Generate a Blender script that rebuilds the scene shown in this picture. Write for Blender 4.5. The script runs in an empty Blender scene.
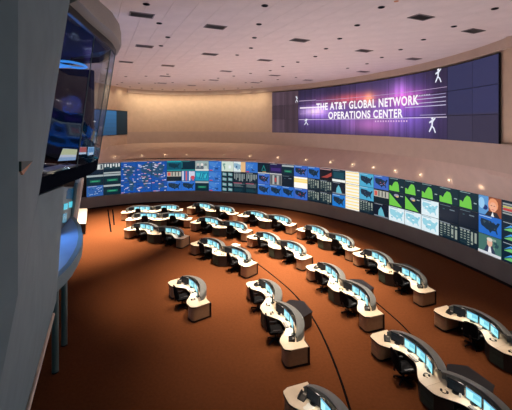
import bpy, bmesh, math, random
from math import sin, cos, pi, sqrt, atan2, radians
from mathutils import Vector, Matrix, Euler

random.seed(7)
S = bpy.context.scene
C = S.collection

# ------------------------------------------------------------------ camera
EYE = 9.6            # camera height above the floor
F = 340.0            # focal length in pixels of the 512 px frame
HOR = 123.4          # horizon row
cam_d = bpy.data.cameras.new('camera')
cam_d.sensor_fit = 'HORIZONTAL'
cam_d.sensor_width = 36.0
cam_d.lens = F / 512 * 36.0
cam_d.shift_y = (HOR - 205) / 512
cam_d.clip_start = 0.05
cam_d.clip_end = 300
cam = bpy.data.objects.new('camera', cam_d)
cam.location = (0, 0, EYE)
cam.rotation_euler = (pi / 2, 0, 0)
C.objects.link(cam)
S.camera = cam

# ------------------------------------------------------------------ world and exposure
W = bpy.data.worlds.new('world')
S.world = W
W.use_nodes = True
W.node_tree.nodes['Background'].inputs[0].default_value = (0.22, 0.62, 0.78, 1)
W.node_tree.nodes['Background'].inputs[1].default_value = 0.10
S.view_settings.view_transform = 'Standard'
S.view_settings.look = 'None'
S.view_settings.exposure = 0.0
S.view_settings.gamma = 1.0
S.view_settings.use_curve_mapping = False
S.cycles.use_denoising = True
S.cycles.max_bounces = 8
S.cycles.transparent_max_bounces = 12
S.cycles.sample_clamp_indirect = 6.0
S.cycles.caustics_reflective = False
S.cycles.caustics_refractive = False

DOWN_POWER = 12500.0          # each ceiling downlight
DOWN_COLOR = (1.0, 0.80, 0.58)
UP_POWER = 60.0             # added fill lamp over each console, brightens the ceiling
WASH_POWER = 270.0          # each wall washer along the rear wall
TASK_POWER = 9.0             # strip light under each console hood
UP_COLOR = (0.95, 0.84, 0.92)


def lin(c):
    return tuple(((x / 12.92) if x <= 0.04045 else ((x + 0.055) / 1.055) ** 2.4) for x in c)


def srgb(r, g, b):
    return lin((r / 255, g / 255, b / 255))


# ------------------------------------------------------------------ materials
def mat(name, col, rough=0.6, metal=0.0, noise=0.0, nscale=20.0, bump=0.0, spec=0.5, emit=None, estr=1.0, coat=0.0):
    m = bpy.data.materials.new(name)
    m.use_nodes = True
    nt = m.node_tree
    b = nt.nodes['Principled BSDF']
    b.inputs['Base Color'].default_value = (*col, 1)
    b.inputs['Roughness'].default_value = rough
    b.inputs['Metallic'].default_value = metal
    b.inputs['Specular IOR Level'].default_value = spec
    b.inputs['Coat Weight'].default_value = coat
    if emit:
        b.inputs['Emission Color'].default_value = (*emit, 1)
        b.inputs['Emission Strength'].default_value = estr
    if noise or bump:
        tc = nt.nodes.new('ShaderNodeTexCoord')
        n = nt.nodes.new('ShaderNodeTexNoise')
        n.inputs['Scale'].default_value = nscale
        n.inputs['Detail'].default_value = 5
        nt.links.new(tc.outputs['Object'], n.inputs['Vector'])
        if noise:
            r = nt.nodes.new('ShaderNodeValToRGB')
            r.color_ramp.elements[0].position = 0.3
            r.color_ramp.elements[1].position = 0.7
            r.color_ramp.elements[0].color = (*[c * (1 - noise) for c in col], 1)
            r.color_ramp.elements[1].color = (*[min(1, c * (1 + noise)) for c in col], 1)
            nt.links.new(n.outputs['Fac'], r.inputs['Fac'])
            nt.links.new(r.outputs['Color'], b.inputs['Base Color'])
        if bump:
            bp = nt.nodes.new('ShaderNodeBump')
            bp.inputs['Strength'].default_value = bump
            bp.inputs['Distance'].default_value = 0.02
            nt.links.new(n.outputs['Fac'], bp.inputs['Height'])
            nt.links.new(bp.outputs['Normal'], b.inputs['Normal'])
    return m


def screen_mat(name, strength, gloss=0.25):
    """a lit screen: emits the picture stored per face corner"""
    m = bpy.data.materials.new(name)
    m.use_nodes = True
    nt = m.node_tree
    b = nt.nodes['Principled BSDF']
    b.inputs['Base Color'].default_value = (0.012, 0.012, 0.014, 1)
    b.inputs['Roughness'].default_value = gloss
    b.inputs['Specular IOR Level'].default_value = 0.08
    a = nt.nodes.new('ShaderNodeVertexColor')
    a.layer_name = 'picture'
    nt.links.new(a.outputs['Color'], b.inputs['Emission Color'])
    b.inputs['Emission Strength'].default_value = strength
    return m


M = {}
M['carpet'] = mat('carpet', (0.112, 0.037, 0.0135), 0.95, noise=0.10, nscale=9.0, bump=0.3, spec=0.05)
M['ceiling'] = mat('ceiling_tile', (0.74, 0.66, 0.64), 0.9, noise=0.05, nscale=1.2, bump=0.15)
M['ceiling_slab'] = mat('ceiling_slab', (0.30, 0.27, 0.27), 0.9, noise=0.05)
M['wall_upper'] = mat('upper_wall_fabric', (0.60, 0.46, 0.33), 0.85, noise=0.05, nscale=2.0, bump=0.1)
M['fascia'] = mat('fascia_paint', (0.52, 0.41, 0.33), 0.7, noise=0.04, nscale=1.5)
M['soffit'] = mat('sloped_ledge_paint', (0.58, 0.44, 0.36), 0.6, noise=0.05, nscale=1.5)
M['trim_light'] = mat('polished_strip', (0.6, 0.6, 0.66), 0.3, metal=0.6)
M['dado'] = mat('grey_dado_panel', (0.29, 0.30, 0.285), 0.55, noise=0.06, nscale=1.0)
M['left_wall'] = mat('gallery_wall_paint', (0.185, 0.265, 0.29), 0.7, spec=0.15, noise=0.07, nscale=2.0, bump=0.05)
M['left_teal'] = mat('gallery_teal_paint', (0.10, 0.17, 0.18), 0.5, noise=0.08, nscale=2.0)
M['rim'] = mat('pale_rim', (0.62, 0.52, 0.42), 0.4)
M['ring'] = mat('bay_ring_paint', (0.36, 0.33, 0.29), 0.6, noise=0.05)
M['black'] = mat('black_plastic', (0.008, 0.008, 0.010), 0.4, spec=0.3, noise=0.2)
M['black_gloss'] = mat('black_gloss', (0.006, 0.008, 0.014), 0.6, spec=0.0)
M['black_fabric'] = mat('black_fabric', (0.005, 0.005, 0.006), 0.95, spec=0.1, noise=0.3, nscale=40, bump=0.3)
M['dark_cab'] = mat('dark_laminate', (0.022, 0.022, 0.022), 0.4, noise=0.2)
M['cream'] = mat('cream_worktop', (0.74, 0.63, 0.48), 0.38, noise=0.03, nscale=6)
M['tan'] = mat('tan_laminate', (0.42, 0.26, 0.15), 0.45, noise=0.08, nscale=8)
M['hood'] = mat('grey_hood', (0.15, 0.165, 0.17), 0.5, spec=0.3, noise=0.04, nscale=5, coat=0.3)
M['steel'] = mat('grey_steel', (0.25, 0.25, 0.26), 0.35, metal=0.7)
M['paper'] = mat('white_paper', (0.85, 0.83, 0.78), 0.8, noise=0.02)
M['keys'] = mat('grey_keys', (0.30, 0.29, 0.27), 0.6, noise=0.1)
M['mug'] = mat('white_mug', (0.75, 0.73, 0.7), 0.3, noise=0.02)
M['white_cab'] = mat('off_white_laminate', (0.62, 0.54, 0.45), 0.5, noise=0.04)
M['blue_canopy'] = mat('pale_blue_canopy', (0.20, 0.36, 0.62), 0.5, noise=0.04, nscale=2)
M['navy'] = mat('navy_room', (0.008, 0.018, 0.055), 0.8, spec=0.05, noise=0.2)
M['strip'] = mat('dark_floor_strip', (0.006, 0.005, 0.005), 0.9, spec=0.0, noise=0.2)
M['vent_metal'] = mat('vent_metal', (0.27, 0.24, 0.24), 0.5, noise=0.1)
M['vent_dark'] = mat('vent_dark', (0.12, 0.11, 0.11), 0.6, noise=0.1)
M['lens'] = mat('lit_lens', (0.9, 0.8, 0.65), 0.3, emit=(1.0, 0.72, 0.45), estr=0.45)
M['cyan_glow'] = mat('cyan_reflection_glow', (0.1, 0.3, 0.6), 0.3, emit=(0.05, 0.32, 0.85), estr=0.9)
M['green_dark'] = mat('dark_green_paint', (0.03, 0.06, 0.045), 0.6, noise=0.1)
M['orange'] = mat('orange_paint', (0.55, 0.24, 0.10), 0.6, noise=0.1)
M['screen'] = screen_mat('video_screen', 1.0)
M['screen_dim'] = screen_mat('big_display_screen', 1.0, 0.4)
M['monitor'] = screen_mat('monitor_screen', 1.25)

g = bpy.data.materials.new('tinted_glass')
g.use_nodes = True
nt = g.node_tree
nt.nodes.clear()
out = nt.nodes.new('ShaderNodeOutputMaterial')
mix = nt.nodes.new('ShaderNodeMixShader')
tr = nt.nodes.new('ShaderNodeBsdfTransparent')
tr.inputs[0].default_value = (0.86, 0.90, 0.95, 1)
gl = nt.nodes.new('ShaderNodeBsdfGlossy')
gl.inputs[0].default_value = (0.6, 0.75, 0.95, 1)
gl.inputs['Roughness'].default_value = 0.04
fr = nt.nodes.new('ShaderNodeLayerWeight')
fr.inputs[0].default_value = 0.5
pw = nt.nodes.new('ShaderNodeMath'); pw.operation = 'POWER'; pw.inputs[1].default_value = 4.0
ml = nt.nodes.new('ShaderNodeMath'); ml.operation = 'MULTIPLY_ADD'; ml.inputs[1].default_value = 0.4; ml.inputs[2].default_value = 0.03
nt.links.new(fr.outputs['Facing'], pw.inputs[0])
nt.links.new(pw.outputs[0], ml.inputs[0])
nt.links.new(ml.outputs[0], mix.inputs[0])
nt.links.new(tr.outputs[0], mix.inputs[1])
nt.links.new(gl.outputs[0], mix.inputs[2])
nt.links.new(mix.outputs[0], out.inputs[0])
M['glass'] = g


# ------------------------------------------------------------------ mesh builder
class MB:
    def __init__(self):
        self.v, self.f, self.c = [], [], []

    def add(self, vs, fs, col=None):
        o = len(self.v)
        self.v += [tuple(p) for p in vs]
        self.f += [tuple(i + o for i in q) for q in fs]
        self.c += [col] * len(fs)

    def box(self, x0, x1, y0, y1, z0, z1, M4=None):
        vs = [Vector(p) for p in ((x0, y0, z0), (x1, y0, z0), (x1, y1, z0), (x0, y1, z0),
                                  (x0, y0, z1), (x1, y0, z1), (x1, y1, z1), (x0, y1, z1))]
        if M4 is not None:
            vs = [M4 @ p for p in vs]
        self.add(vs, [(0, 3, 2, 1), (4, 5, 6, 7), (0, 1, 5, 4), (1, 2, 6, 5), (2, 3, 7, 6), (3, 0, 4, 7)])

    def prism(self, pts, z0, z1, M4=None):
        n = len(pts)
        vs = [Vector((p[0], p[1], z0)) for p in pts] + [Vector((p[0], p[1], z1)) for p in pts]
        if M4 is not None:
            vs = [M4 @ p for p in vs]
        fs = [tuple(reversed(range(n))), tuple(range(n, 2 * n))]
        fs += [(i, (i + 1) % n, n + (i + 1) % n, n + i) for i in range(n)]
        self.add(vs, fs)

    def lathe(self, prof, n=12, M4=None, cap=True):
        vs, fs = [], []
        k = len(prof)
        for i in range(n):
            a = 2 * pi * i / n
            for r, z in prof:
                p = Vector((r * cos(a), r * sin(a), z))
                vs.append(M4 @ p if M4 is not None else p)
        for i in range(n):
            j = (i + 1) % n
            for q in range(k - 1):
                fs.append((i * k + q, j * k + q, j * k + q + 1, i * k + q + 1))
        if cap:
            fs.append(tuple(i * k for i in reversed(range(n))))
            fs.append(tuple(i * k + k - 1 for i in range(n)))
        self.add(vs, fs)

    def tube(self, pts, r, n=6):
        pts = [Vector(p) for p in pts]
        vs, fs = [], []
        for i, p in enumerate(pts):
            t = (pts[min(i + 1, len(pts) - 1)] - pts[max(i - 1, 0)]).normalized()
            u = t.orthogonal().normalized() if abs(t.z) > 0.9 else t.cross(Vector((0, 0, 1))).normalized()
            w = t.cross(u)
            for k in range(n):
                a = 2 * pi * k / n
                vs.append(p + (u * cos(a) + w * sin(a)) * r)
        for i in range(len(pts) - 1):
            for k in range(n):
                l = (k + 1) % n
                fs.append((i * n + k, i * n + l, (i + 1) * n + l, (i + 1) * n + k))
        fs.append(tuple(reversed(range(n))))
        fs.append(tuple((len(pts) - 1) * n + k for k in range(n)))
        self.add(vs, fs)

    def sweep(self, rows, closed_section=True, caps=True):
        """rows: list of equal-length point rows"""
        k = len(rows[0])
        vs = [p for r in rows for p in r]
        fs = []
        for i in range(len(rows) - 1):
            for q in range(k if closed_section else k - 1):
                w = (q + 1) % k
                fs.append((i * k + q, i * k + w, (i + 1) * k + w, (i + 1) * k + q))
        if caps and closed_section:
            fs.append(tuple(reversed(range(k))))
            fs.append(tuple((len(rows) - 1) * k + q for q in range(k)))
        self.add(vs, fs)


def mesh_of(name, b, m, recalc=True, smooth=0, bevel=0):
    me = bpy.data.meshes.new(name)
    me.from_pydata(b.v, [], b.f)
    if recalc or bevel:
        bm = bmesh.new()
        bm.from_mesh(me)
        if bevel:
            bmesh.ops.bevel(bm, geom=list(bm.edges), offset=bevel, segments=2, profile=0.5, affect='EDGES')
        bmesh.ops.recalc_face_normals(bm, faces=bm.faces)
        bm.to_mesh(me)
        bm.free()
    if any(c is not None for c in b.c) and not bevel:
        ca = me.color_attributes.new('picture', 'FLOAT_COLOR', 'CORNER')
        data = []
        for p, c in zip(me.polygons, b.c):
            c = c or (0, 0, 0)
            for k in range(p.loop_total):
                cc = c[k] if isinstance(c[0], (tuple, list)) else c
                data += [cc[0], cc[1], cc[2], 1.0]
        ca.data.foreach_set('color', data)
    me.materials.append(m)
    if smooth:
        me.polygons.foreach_set('use_smooth', [True] * len(me.polygons))
        me.set_sharp_from_angle(angle=radians(smooth))
    me.update()
    return me


def obj(name, b, m, parent=None, recalc=True, smooth=0, bevel=0):
    me = b if isinstance(b, bpy.types.Mesh) else mesh_of(name, b, m, recalc, smooth, bevel)
    o = bpy.data.objects.new(name, me)
    C.objects.link(o)
    if parent is not None:
        o.parent = parent
    return o


def tag(o, label, cat, group=None):
    o['label'] = label
    o['category'] = cat
    if group:
        o['group'] = group
    return o


def thing(name, label, cat, loc=(0, 0, 0), rz=0.0, group=None):
    o = bpy.data.objects.new(name, None)
    o.empty_display_size = 0.2
    o.location = loc
    o.rotation_euler = (0, 0, rz)
    C.objects.link(o)
    return tag(o, label, cat, group)


def struct(name, b, m, parent=None, recalc=True, smooth=0):
    o = obj(name, b, m, parent, recalc, smooth)
    if parent is None:
        o['kind'] = 'structure'
    return o


def copy_tree(o, parent=None):
    c = o.copy()
    C.objects.link(c)
    c.parent = parent
    for ch in o.children:
        copy_tree(ch, c)
    return c


def P(px, py, Z):
    """the place at depth Z that the measured pixel of the photograph looks at"""
    return Vector(((px - 256) / F * Z, Z, EYE - (py - HOR) / F * Z))


def ground(px, py, z=0.0):
    Z = (EYE - z) * F / (py - HOR)
    return Vector(((px - 256) / F * Z, Z, z))


# ------------------------------------------------------------------ the two curved walls in plan
LOW = (-0.6205155886559509, 0.292958305930028, 5.7031236662504465, 2.9017907435248613, 8.570271694784148)
UPP = (2.1644547096729125, -1.6711454554301384, 6.387913702327356, 3.959532781216158, 7.543352684159053)


def plan(coef, px):
    t = (px - 256) / 250
    z = 0.0
    for c in coef:
        z = z * t + c
    Z = F / z
    return Vector(((px - 256) / F * Z, Z, 0))


def polyline(coef, x0, x1, n):
    return [plan(coef, x0 + (x1 - x0) * i / n) for i in range(n + 1)]


def low_at(px):
    if px < 84:                       # straight on past the measured part
        a, b = plan(LOW, 84), plan(LOW, 90)
        return a + (a - b).normalized() * (84 - px) * 0.11
    if px > 520:
        a, b = plan(LOW, 520), plan(LOW, 510)
        return a + (a - b).normalized() * (px - 520) * 0.12
    return plan(LOW, px)


def upp_at(px):
    if px > 512:
        a, b = plan(UPP, 512), plan(UPP, 500)
        return a + (a - b).normalized() * (px - 512) * 0.12
    return plan(UPP, px)


def inward(at, px, d):
    t = (at(px + 1) - at(px - 1)).normalized()
    return at(px) + Vector((t.y, -t.x, 0)) * d      # towards the room


def wall_strip(at, xs, off0, z0, z1, thick=0.25):
    """closed curved wall from its room face at offset off0, thick away from the room"""
    rows = []
    for x in xs:
        a = inward(at, x, off0)
        c = inward(at, x, off0 - thick)
        rows.append([(a.x, a.y, z0), (a.x, a.y, z1), (c.x, c.y, z1), (c.x, c.y, z0)])
    b = MB()
    b.sweep(rows)
    return b


CEIL = EYE + 4.65
Z_SCR0, Z_SCR1 = EYE - 8.22, EYE - 4.56
Z_LIP = EYE - 2.72
XL = [60 + 4 * i for i in range(7)] + [86 + 5 * i for i in range(87)] + [530, 560, 600, 640]
XU = [127 + 4 * i for i in range(97)] + [540, 580, 620]

# floor
b = MB()
b.box(-30, 24, 0.5, 46, -0.3, 0)
floor = struct('floor', b, M['carpet'])
# curved lower wall: grey dado, backing behind the screens, sloped ledge
struct('wall_front', wall_strip(low_at, XL, 0.02, 0.0, Z_SCR0 - 0.02, 0.4), M['dado'], smooth=30)
struct('baseboard_front', wall_strip(low_at, XL, 0.06, 0.0, 0.16, 0.05), M['black'], smooth=30)
struct('wall_back', wall_strip(low_at, XL, -0.42, Z_SCR0 - 0.05, Z_SCR1 + 0.3, 0.2), M['black'], smooth=30)
rows = []
for x in XL:
    if x > 560:
        continue
    a = inward(low_at, x, 0.10)
    xa = max(x, 127)
    c = inward(upp_at, x, 0.0) if x >= 127 else (upp_at(127) + Vector((-0.16, -0.98, 0)) * (127 - x) * 0.13)
    rows.append([(a.x, a.y, Z_SCR1 + 0.10), (c.x, c.y, Z_LIP), (c.x, c.y + .1, Z_LIP - .25), (a.x, a.y + .1, Z_SCR1 + 0.02)])
b = MB()
b.sweep(rows)
ledge = struct('trim_1', b, M['soffit'], smooth=30)
struct('trim_2', wall_strip(low_at, XL, 0.06, Z_SCR1 + 0.01, Z_SCR1 + 0.11, 0.3), M['trim_light'], smooth=30)
# upper curved wall, with its soffit band under the ceiling
struct('wall_upper', wall_strip(upp_at, XU, -0.20, EYE - 1.15, CEIL, 0.2), M['wall_upper'], smooth=30)
struct('trim_3', wall_strip(upp_at, XU, 0.0, Z_LIP - 0.02, EYE - 1.15, 0.4), M['fascia'], smooth=30)
struct('trim_4', wall_strip(upp_at, XU, 0.10, EYE + 4.08, CEIL, 0.5), M['fascia'], smooth=30)
# side wall at the far left, running from the corner towards the camera
c0 = plan(UPP, 127)
c1 = c0 + Vector((-0.16, -0.98, 0)) * 22
n0 = Vector((0.98, -0.16, 0))
b = MB()
b.prism([(c0.x + .05, c0.y + .3), (c1.x, c1.y), (c1.x - .4, c1.y), (c0.x - .4, c0.y + .3)], Z_LIP - 0.3, CEIL)
struct('wall_side', b, M['wall_upper'])
# its lower part, far left behind the gallery
la = low_at(60)
b = MB()
b.prism([(la.x, la.y), (la.x - 3, la.y - 14), (la.x - 3.4, la.y - 14), (la.x - .4, la.y + .4)], 0, Z_LIP)
struct('wall_left_rear', b, M['dado'])

# ------------------------------------------------------------------ ceiling: slab and panels
b = MB()
b.box(-32, 24, 2, 52, CEIL + 0.02, CEIL + 0.3)
ceiling = struct('ceiling', b, M['ceiling_slab'])
ANG = atan2(340, 340 * 340 / 161)           # room grid, turned to the camera
d2 = Vector((cos(radians(25.3)), sin(radians(25.3)), 0))
d1 = Vector((-d2.y, d2.x, 0))
PW, PL = 0.90, 1.80
cells = []
for i in range(-40, 50):
    for j in range(-10, 40):
        c = d2 * ((i + .5) * PW) + d1 * ((j + .5) * PL + (0.9 if i % 2 else 0))
        if c.y < 10.5 or c.y > 50:
            continue
        px = 256 + F * c.x / c.y
        if px < 40 or px > 560:
            continue
        if px > 127 and c.y > upp_at(px).y + 1.2:
            continue
        if px <= 127 and c.y > 46:
            continue
        if px <= 127 and (c - c0).dot(n0) < -0.8:
            continue
        cells.append(c)
cells.sort(key=lambda c: c.y)
pm = MB()
pm.box(-PW / 2 + .005, PW / 2 - .005, -PL / 2 + .005, PL / 2 - .005, -0.035, 0.02)
pm_me = mesh_of('ceiling_panel', pm, M['ceiling'])
rest = MB()
for k, c in enumerate(cells):
    if k < 296:
        o = obj('ceiling_panel', pm_me, None, ceiling)
        o.location = (c.x, c.y, CEIL)
        o.rotation_euler = (0, 0, radians(25.3))
    else:
        rest.box(-PW / 2 + .005, PW / 2 - .005, -PL / 2 + .005, PL / 2 - .005, -0.035, 0.02,
                 Matrix.Translation((c.x, c.y, CEIL)) @ Matrix.Rotation(radians(25.3), 4, 'Z'))
o = obj('ceiling_panels_far', rest, M['ceiling'], ceiling)
o['kind'] = 'stuff'
ZC = CEIL - 0.035

# ------------------------------------------------------------------ screens: pictures as flat print
US = [(0, .72), (.04, .95), (.3, .93), (.55, .9), (.62, .8), (.72, .82), (.8, .72), (.9, .9), (1, .88), (.93, .66), (.86, .5),
      (.84, .36), (.9, .08), (.84, .06), (.78, .25), (.62, .22), (.52, .02), (.44, .2), (.34, .22), (.2, .34), (.06, .42)]
LAND = [[(.03, .8), (.2, .9), (.33, .82), (.25, .6), (.17, .5), (.22, .42), (.3, .3), (.26, .05), (.2, .1), (.18, .35), (.1, .55)],
        [(.42, .85), (.55, .95), (.75, .95), (.95, .85), (.9, .6), (.8, .45), (.7, .52), (.6, .6), (.5, .62), (.44, .7)],
        [(.44, .56), (.56, .58), (.62, .45), (.56, .2), (.52, .15), (.46, .4)],
        [(.8, .28), (.92, .3), (.95, .15), (.84, .12)]]


class Pic:
    """a screen face: coloured polygons in unit coordinates, each layer a hair nearer the room"""

    def __init__(self, bg, seed):
        self.p = [([(0, 0), (1, 0), (1, 1), (0, 1)], bg)]
        self.r = random.Random(seed)

    def rect(self, x0, y0, x1, y1, c):
        self.p.append(([(x0, y0), (x1, y0), (x1, y1), (x0, y1)], c))

    def poly(self, pts, c):
        self.p.append((pts, c))

    def shape(self, pts, x0, y0, x1, y1, c):
        self.p.append(([(x0 + (x1 - x0) * x, y0 + (y1 - y0) * y) for x, y in pts], c))

    def ell(self, cx, cy, rx, ry, c, n=12):
        self.p.append(([(cx + rx * cos(2 * pi * i / n), cy + ry * sin(2 * pi * i / n)) for i in range(n)], c))

    def header(self, c=(150, 160, 170)):
        self.rect(0.05, .92, .6, .96, c)

    def rows(self, x0, y0, x1, y1, n, c, ragged=True):
        for i in range(n):
            y = y1 - (y1 - y0) * (i + .5) / n
            h = (y1 - y0) / n * .32
            self.rect(x0, y - h, x1 - (x1 - x0) * (self.r.random() * .4 if ragged else 0), y + h, c)

    def cols(self, x0, y0, x1, y1, n, c):
        for i in range(n):
            x = x0 + (x1 - x0) * (i + .5) / n
            w = (x1 - x0) / n * .28
            self.rect(x - w, y1 - (y1 - y0) * (.55 + .45 * self.r.random()), x + w, y1, c)

    def mesh(self):
        return self.p


def picture(kind, seed):
    r = random.Random(seed)
    if kind == 'redtable':
        p = Pic((8, 30, 48), seed); p.rect(.0, .45, 1, .95, (175, 182, 180))
        for i in range(6):
            p.rect(.03 + i * .16, .5, .13 + i * .16, .9, (60, 70, 80) if i % 2 else (210, 214, 210))
        p.rect(.3, .5, .62, .72, (196, 70, 62)); p.rect(.3, .76, .62, .86, (190, 150, 90))
    elif kind == 'whitebars':
        p = Pic((8, 34, 50), seed); p.rect(0, .45, 1, .95, (30, 60, 70))
        p.cols(.02, .5, .98, .95, 6, (205, 210, 210)); p.rect(0, .02, 1, .14, (170, 180, 180))
    elif kind == 'greenbar':
        p = Pic((5, 38, 52), seed); p.rect(0, .80, 1, .97, (160, 172, 176)); p.rect(.2, .28, .82, .5, (22, 104, 84))
        p.rect(.3, .35, .7, .42, (60, 160, 120))
    elif kind == 'bluenoise':
        p = Pic((44, 92, 160), seed)
        for i in range(26):
            x, y = r.random() * .9, r.random() * .85
            p.rect(x, y, x + .08, y + .07, r.choice([(110, 150, 200), (80, 130, 140), (150, 170, 210), (30, 60, 120)]))
        p.header((190, 190, 215))
    elif kind.startswith('world'):
        p = Pic((18, 78, 160), seed)
        k = int(kind[5:])
        cx, cy = k % 3, k // 3
        for L in LAND:
            pts = [((x * 3 - cx), (y * 3 - (2 - cy))) for x, y in L]
            q = clip(pts)
            if len(q) > 2:
                p.poly(q, (34, 76, 110))
        for i in range(20):
            x, y = r.random() * .86, r.random() * .86
            w = .05 + r.random() * .14
            p.rect(x, y, min(1, x + w), min(1, y + .07), r.choice([(176, 180, 214), (220, 216, 232), (74, 96, 120), (18, 46, 120), (210, 150, 170)]))
    elif kind in ('usblue', 'usbright', 'uscyan', 'usred', 'usplain'):
        bg = {'usblue': (40, 104, 196), 'usbright': (28, 118, 200), 'uscyan': (74, 168, 206), 'usred': (56, 100, 190), 'usplain': (34, 104, 196)}[kind]
        p = Pic(bg, seed)
        p.shape(US, .08, .12, .94, .84, (16, 44, 66))
        for i in range(7):
            x, y = .2 + r.random() * .55, .3 + r.random() * .4
            p.rect(x, y, x + .06, y + .05, (60, 84, 96) if kind != 'usred' else r.choice([(180, 60, 70), (140, 140, 190)]))
        p.header((170, 200, 220))
    elif kind == 'sea':
        p = Pic((46, 110, 196), seed)
        p.shape(US, .02, .3, .7, .95, (70, 128, 200)); p.rect(.5, .15, .75, .35, (30, 70, 130))
        for i in range(5):
            x, y = r.random() * .8, r.random() * .8
            p.rect(x, y, x + .1, y + .05, (130, 170, 220))
        p.rect(.06, .02, .3, .12, (190, 70, 90))
    elif kind == 'teal':
        p = Pic((10, 82, 104), seed); p.shape(US, .1, .2, .9, .8, (8, 50, 66)); p.rect(0, .88, 1, 1, (20, 160, 175)); p.rect(0, 0, 1, .1, (30, 150, 160))
    elif kind == 'tealdark':
        p = Pic((4, 40, 56), seed); p.rect(0, .0, 1, .12, (30, 140, 140)); p.rect(0, .3, .06, .9, (20, 120, 130)); p.header((60, 150, 150))
    elif kind == 'redhead':
        p = Pic((8, 30, 38), seed); p.rect(0, .45, 1, .92, (180, 178, 166)); p.rect(.05, .52, .25, .86, (206, 90, 78))
        for i in range(3):
            p.rect(.32 + i * .22, .5, .4 + i * .22, .9, (80, 84, 80))
    elif kind == 'flags':
        p = Pic((60, 110, 170), seed)
        for i in range(4):
            p.rect(.05 + i * .25, .02, .15 + i * .25, .98, (206, 92, 100) if i % 2 else (220, 220, 228))
        p.rect(.6, .4, .98, .95, (200, 205, 225)); p.rect(.7, .2, .95, .5, (200, 70, 80))
    elif kind == 'people':
        p = Pic((150, 170, 168), seed); p.rect(0, .0, 1, .16, (215, 220, 216))
        for x, c in ((.2, (196, 186, 180)), (.5, (226, 216, 210)), (.78, (120, 130, 132))):
            p.ell(x, .62, .1, .16, c); p.shape([(0, 0), (1, 0), (.75, 1), (.25, 1)], x - .17, .16, x + .17, .5, (90, 100, 110) if x < .6 else (190, 196, 190))
    elif kind == 'cyanmap':
        p = Pic((24, 140, 176), seed); p.shape(US, .05, .15, .95, .85, (50, 180, 200))
        for i in range(6):
            x = .1 + r.random() * .7
            p.poly([(x, .2), (x + .12, .8), (x + .18, .8), (x + .05, .2)], (16, 100, 140))
    elif kind == 'whitemap':
        p = Pic((222, 238, 244), seed); p.shape(US, .06, .12, .96, .86, (150, 210, 226))
        for i in range(7):
            x, y = .1 + r.random() * .7, .15 + r.random() * .6
            p.rect(x, y, x + .12, y + .08, r.choice([(206, 232, 238), (120, 190, 210), (240, 248, 250)]))
        p.header((120, 170, 190))
    elif kind == 'lightmap':
        p = Pic((206, 220, 206), seed); p.shape(LAND[0], .05, .1, .95, .9, (120, 160, 150)); p.rect(.6, .3, .8, .6, (230, 236, 236)); p.rect(.2, .4, .3, .5, (70, 120, 90))
    elif kind == 'orangemap':
        p = Pic((214, 226, 226), seed); p.shape(US, .02, .1, .7, .9, (140, 176, 196)); p.rect(.62, 0, 1, 1, (226, 182, 130)); p.rect(.2, .4, .32, .6, (60, 90, 140))
    elif kind == 'thumbs':
        p = Pic((10, 34, 48), seed)
        for i in range(2):
            for j in range(2):
                p.poly([(.08 + i * .5, .1 + j * .5), (.42 + i * .5, .06 + j * .5), (.42 + i * .5, .34 + j * .5), (.08 + i * .5, .4 + j * .5)], (110, 160, 160))
                p.rect(.14 + i * .5, .2 + j * .5, .34 + i * .5, .28 + j * .5, (190, 170, 200))
    elif kind == 'bars':
        p = Pic((12, 34, 48), seed); p.cols(.04, .1, .96, .84, 7, (140, 152, 152)); p.header()
    elif kind == 'table':
        p = Pic((8, 36, 48), seed); p.rows(.05, .55, .95, .9, 4, (92, 108, 112)); p.rect(0, .9, .7, .96, (180, 90, 110)); p.rows(.05, .1, .9, .4, 3, (24, 64, 74))
    elif kind == 'cols':
        p = Pic((14, 34, 46), seed); p.cols(.03, .08, .97, .88, 5, (150, 160, 150)); p.rows(.05, .12, .95, .8, 5, (30, 54, 62)); p.header()
    elif kind == 'triangle':
        p = Pic((6, 30, 46), seed); p.poly([(.3, .25), (.7, .25), (.5, .85)], (30, 120, 120)); p.poly([(.38, .3), (.62, .3), (.5, .65)], (6, 30, 46)); p.rect(.4, .1, .7, .18, (190, 150, 90)); p.rect(0, 0, 1, .08, (200, 205, 200))
    elif kind == 'purple':
        p = Pic((30, 28, 72), seed); p.rect(.1, .3, .9, .6, (60, 40, 110)); p.rect(0, 0, 1, .08, (205, 205, 205)); p.header()
    elif kind == 'greytable':
        p = Pic((120, 124, 126), seed)
        for i in range(5):
            p.rect(.06 + i * .19, .08, .16 + i * .19, .92, (184, 186, 184) if i % 2 else (66, 72, 78))
        p.rect(.42, .3, .56, .7, (190, 70, 70))
    elif kind == 'dark':
        p = Pic((7, 26, 42), seed); p.header((90, 110, 120)); p.rect(.55, .72, .8, .78, (110, 130, 140)); p.rect(.2, .7, .3, .75, (50, 90, 100))
    elif kind == 'yellow':
        p = Pic((250, 246, 236), seed)
        for i in range(4):
            p.rect(0.02, .1 + i * .25, .98, .19 + i * .25, (252, 226, 140))
    elif kind == 'yellowtop':
        p = Pic((255, 252, 246), seed); p.rect(0, .5, 1, .86, (252, 222, 130)); p.rect(0, .66, 1, .72, (250, 236, 180))
    elif kind == 'redchart':
        p = Pic((20, 18, 28), seed); p.poly([(.1, .2), (.5, .4), (.95, .7), (.95, .4), (.6, .2)], (160, 66, 60)); p.rect(0, .88, .9, .96, (190, 150, 150))
    elif kind == 'tealbase':
        p = Pic((10, 44, 60), seed); p.rect(.1, .3, .9, .8, (20, 70, 84)); p.rect(0, 0, 1, .2, (235, 238, 235)); p.header()
    elif kind == 'hill':
        p = Pic((10, 24, 40), seed); p.poly([(.3, .1), (.34, .5), (.5, .78), (.62, .55), (.75, .1)], (100, 180, 200)); p.rect(.02, .02, .98, .12, (120, 130, 140)); p.header()
    elif kind == 'green':
        p = Pic((6, 42, 52), seed)
        h = r.random() * .1
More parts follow.
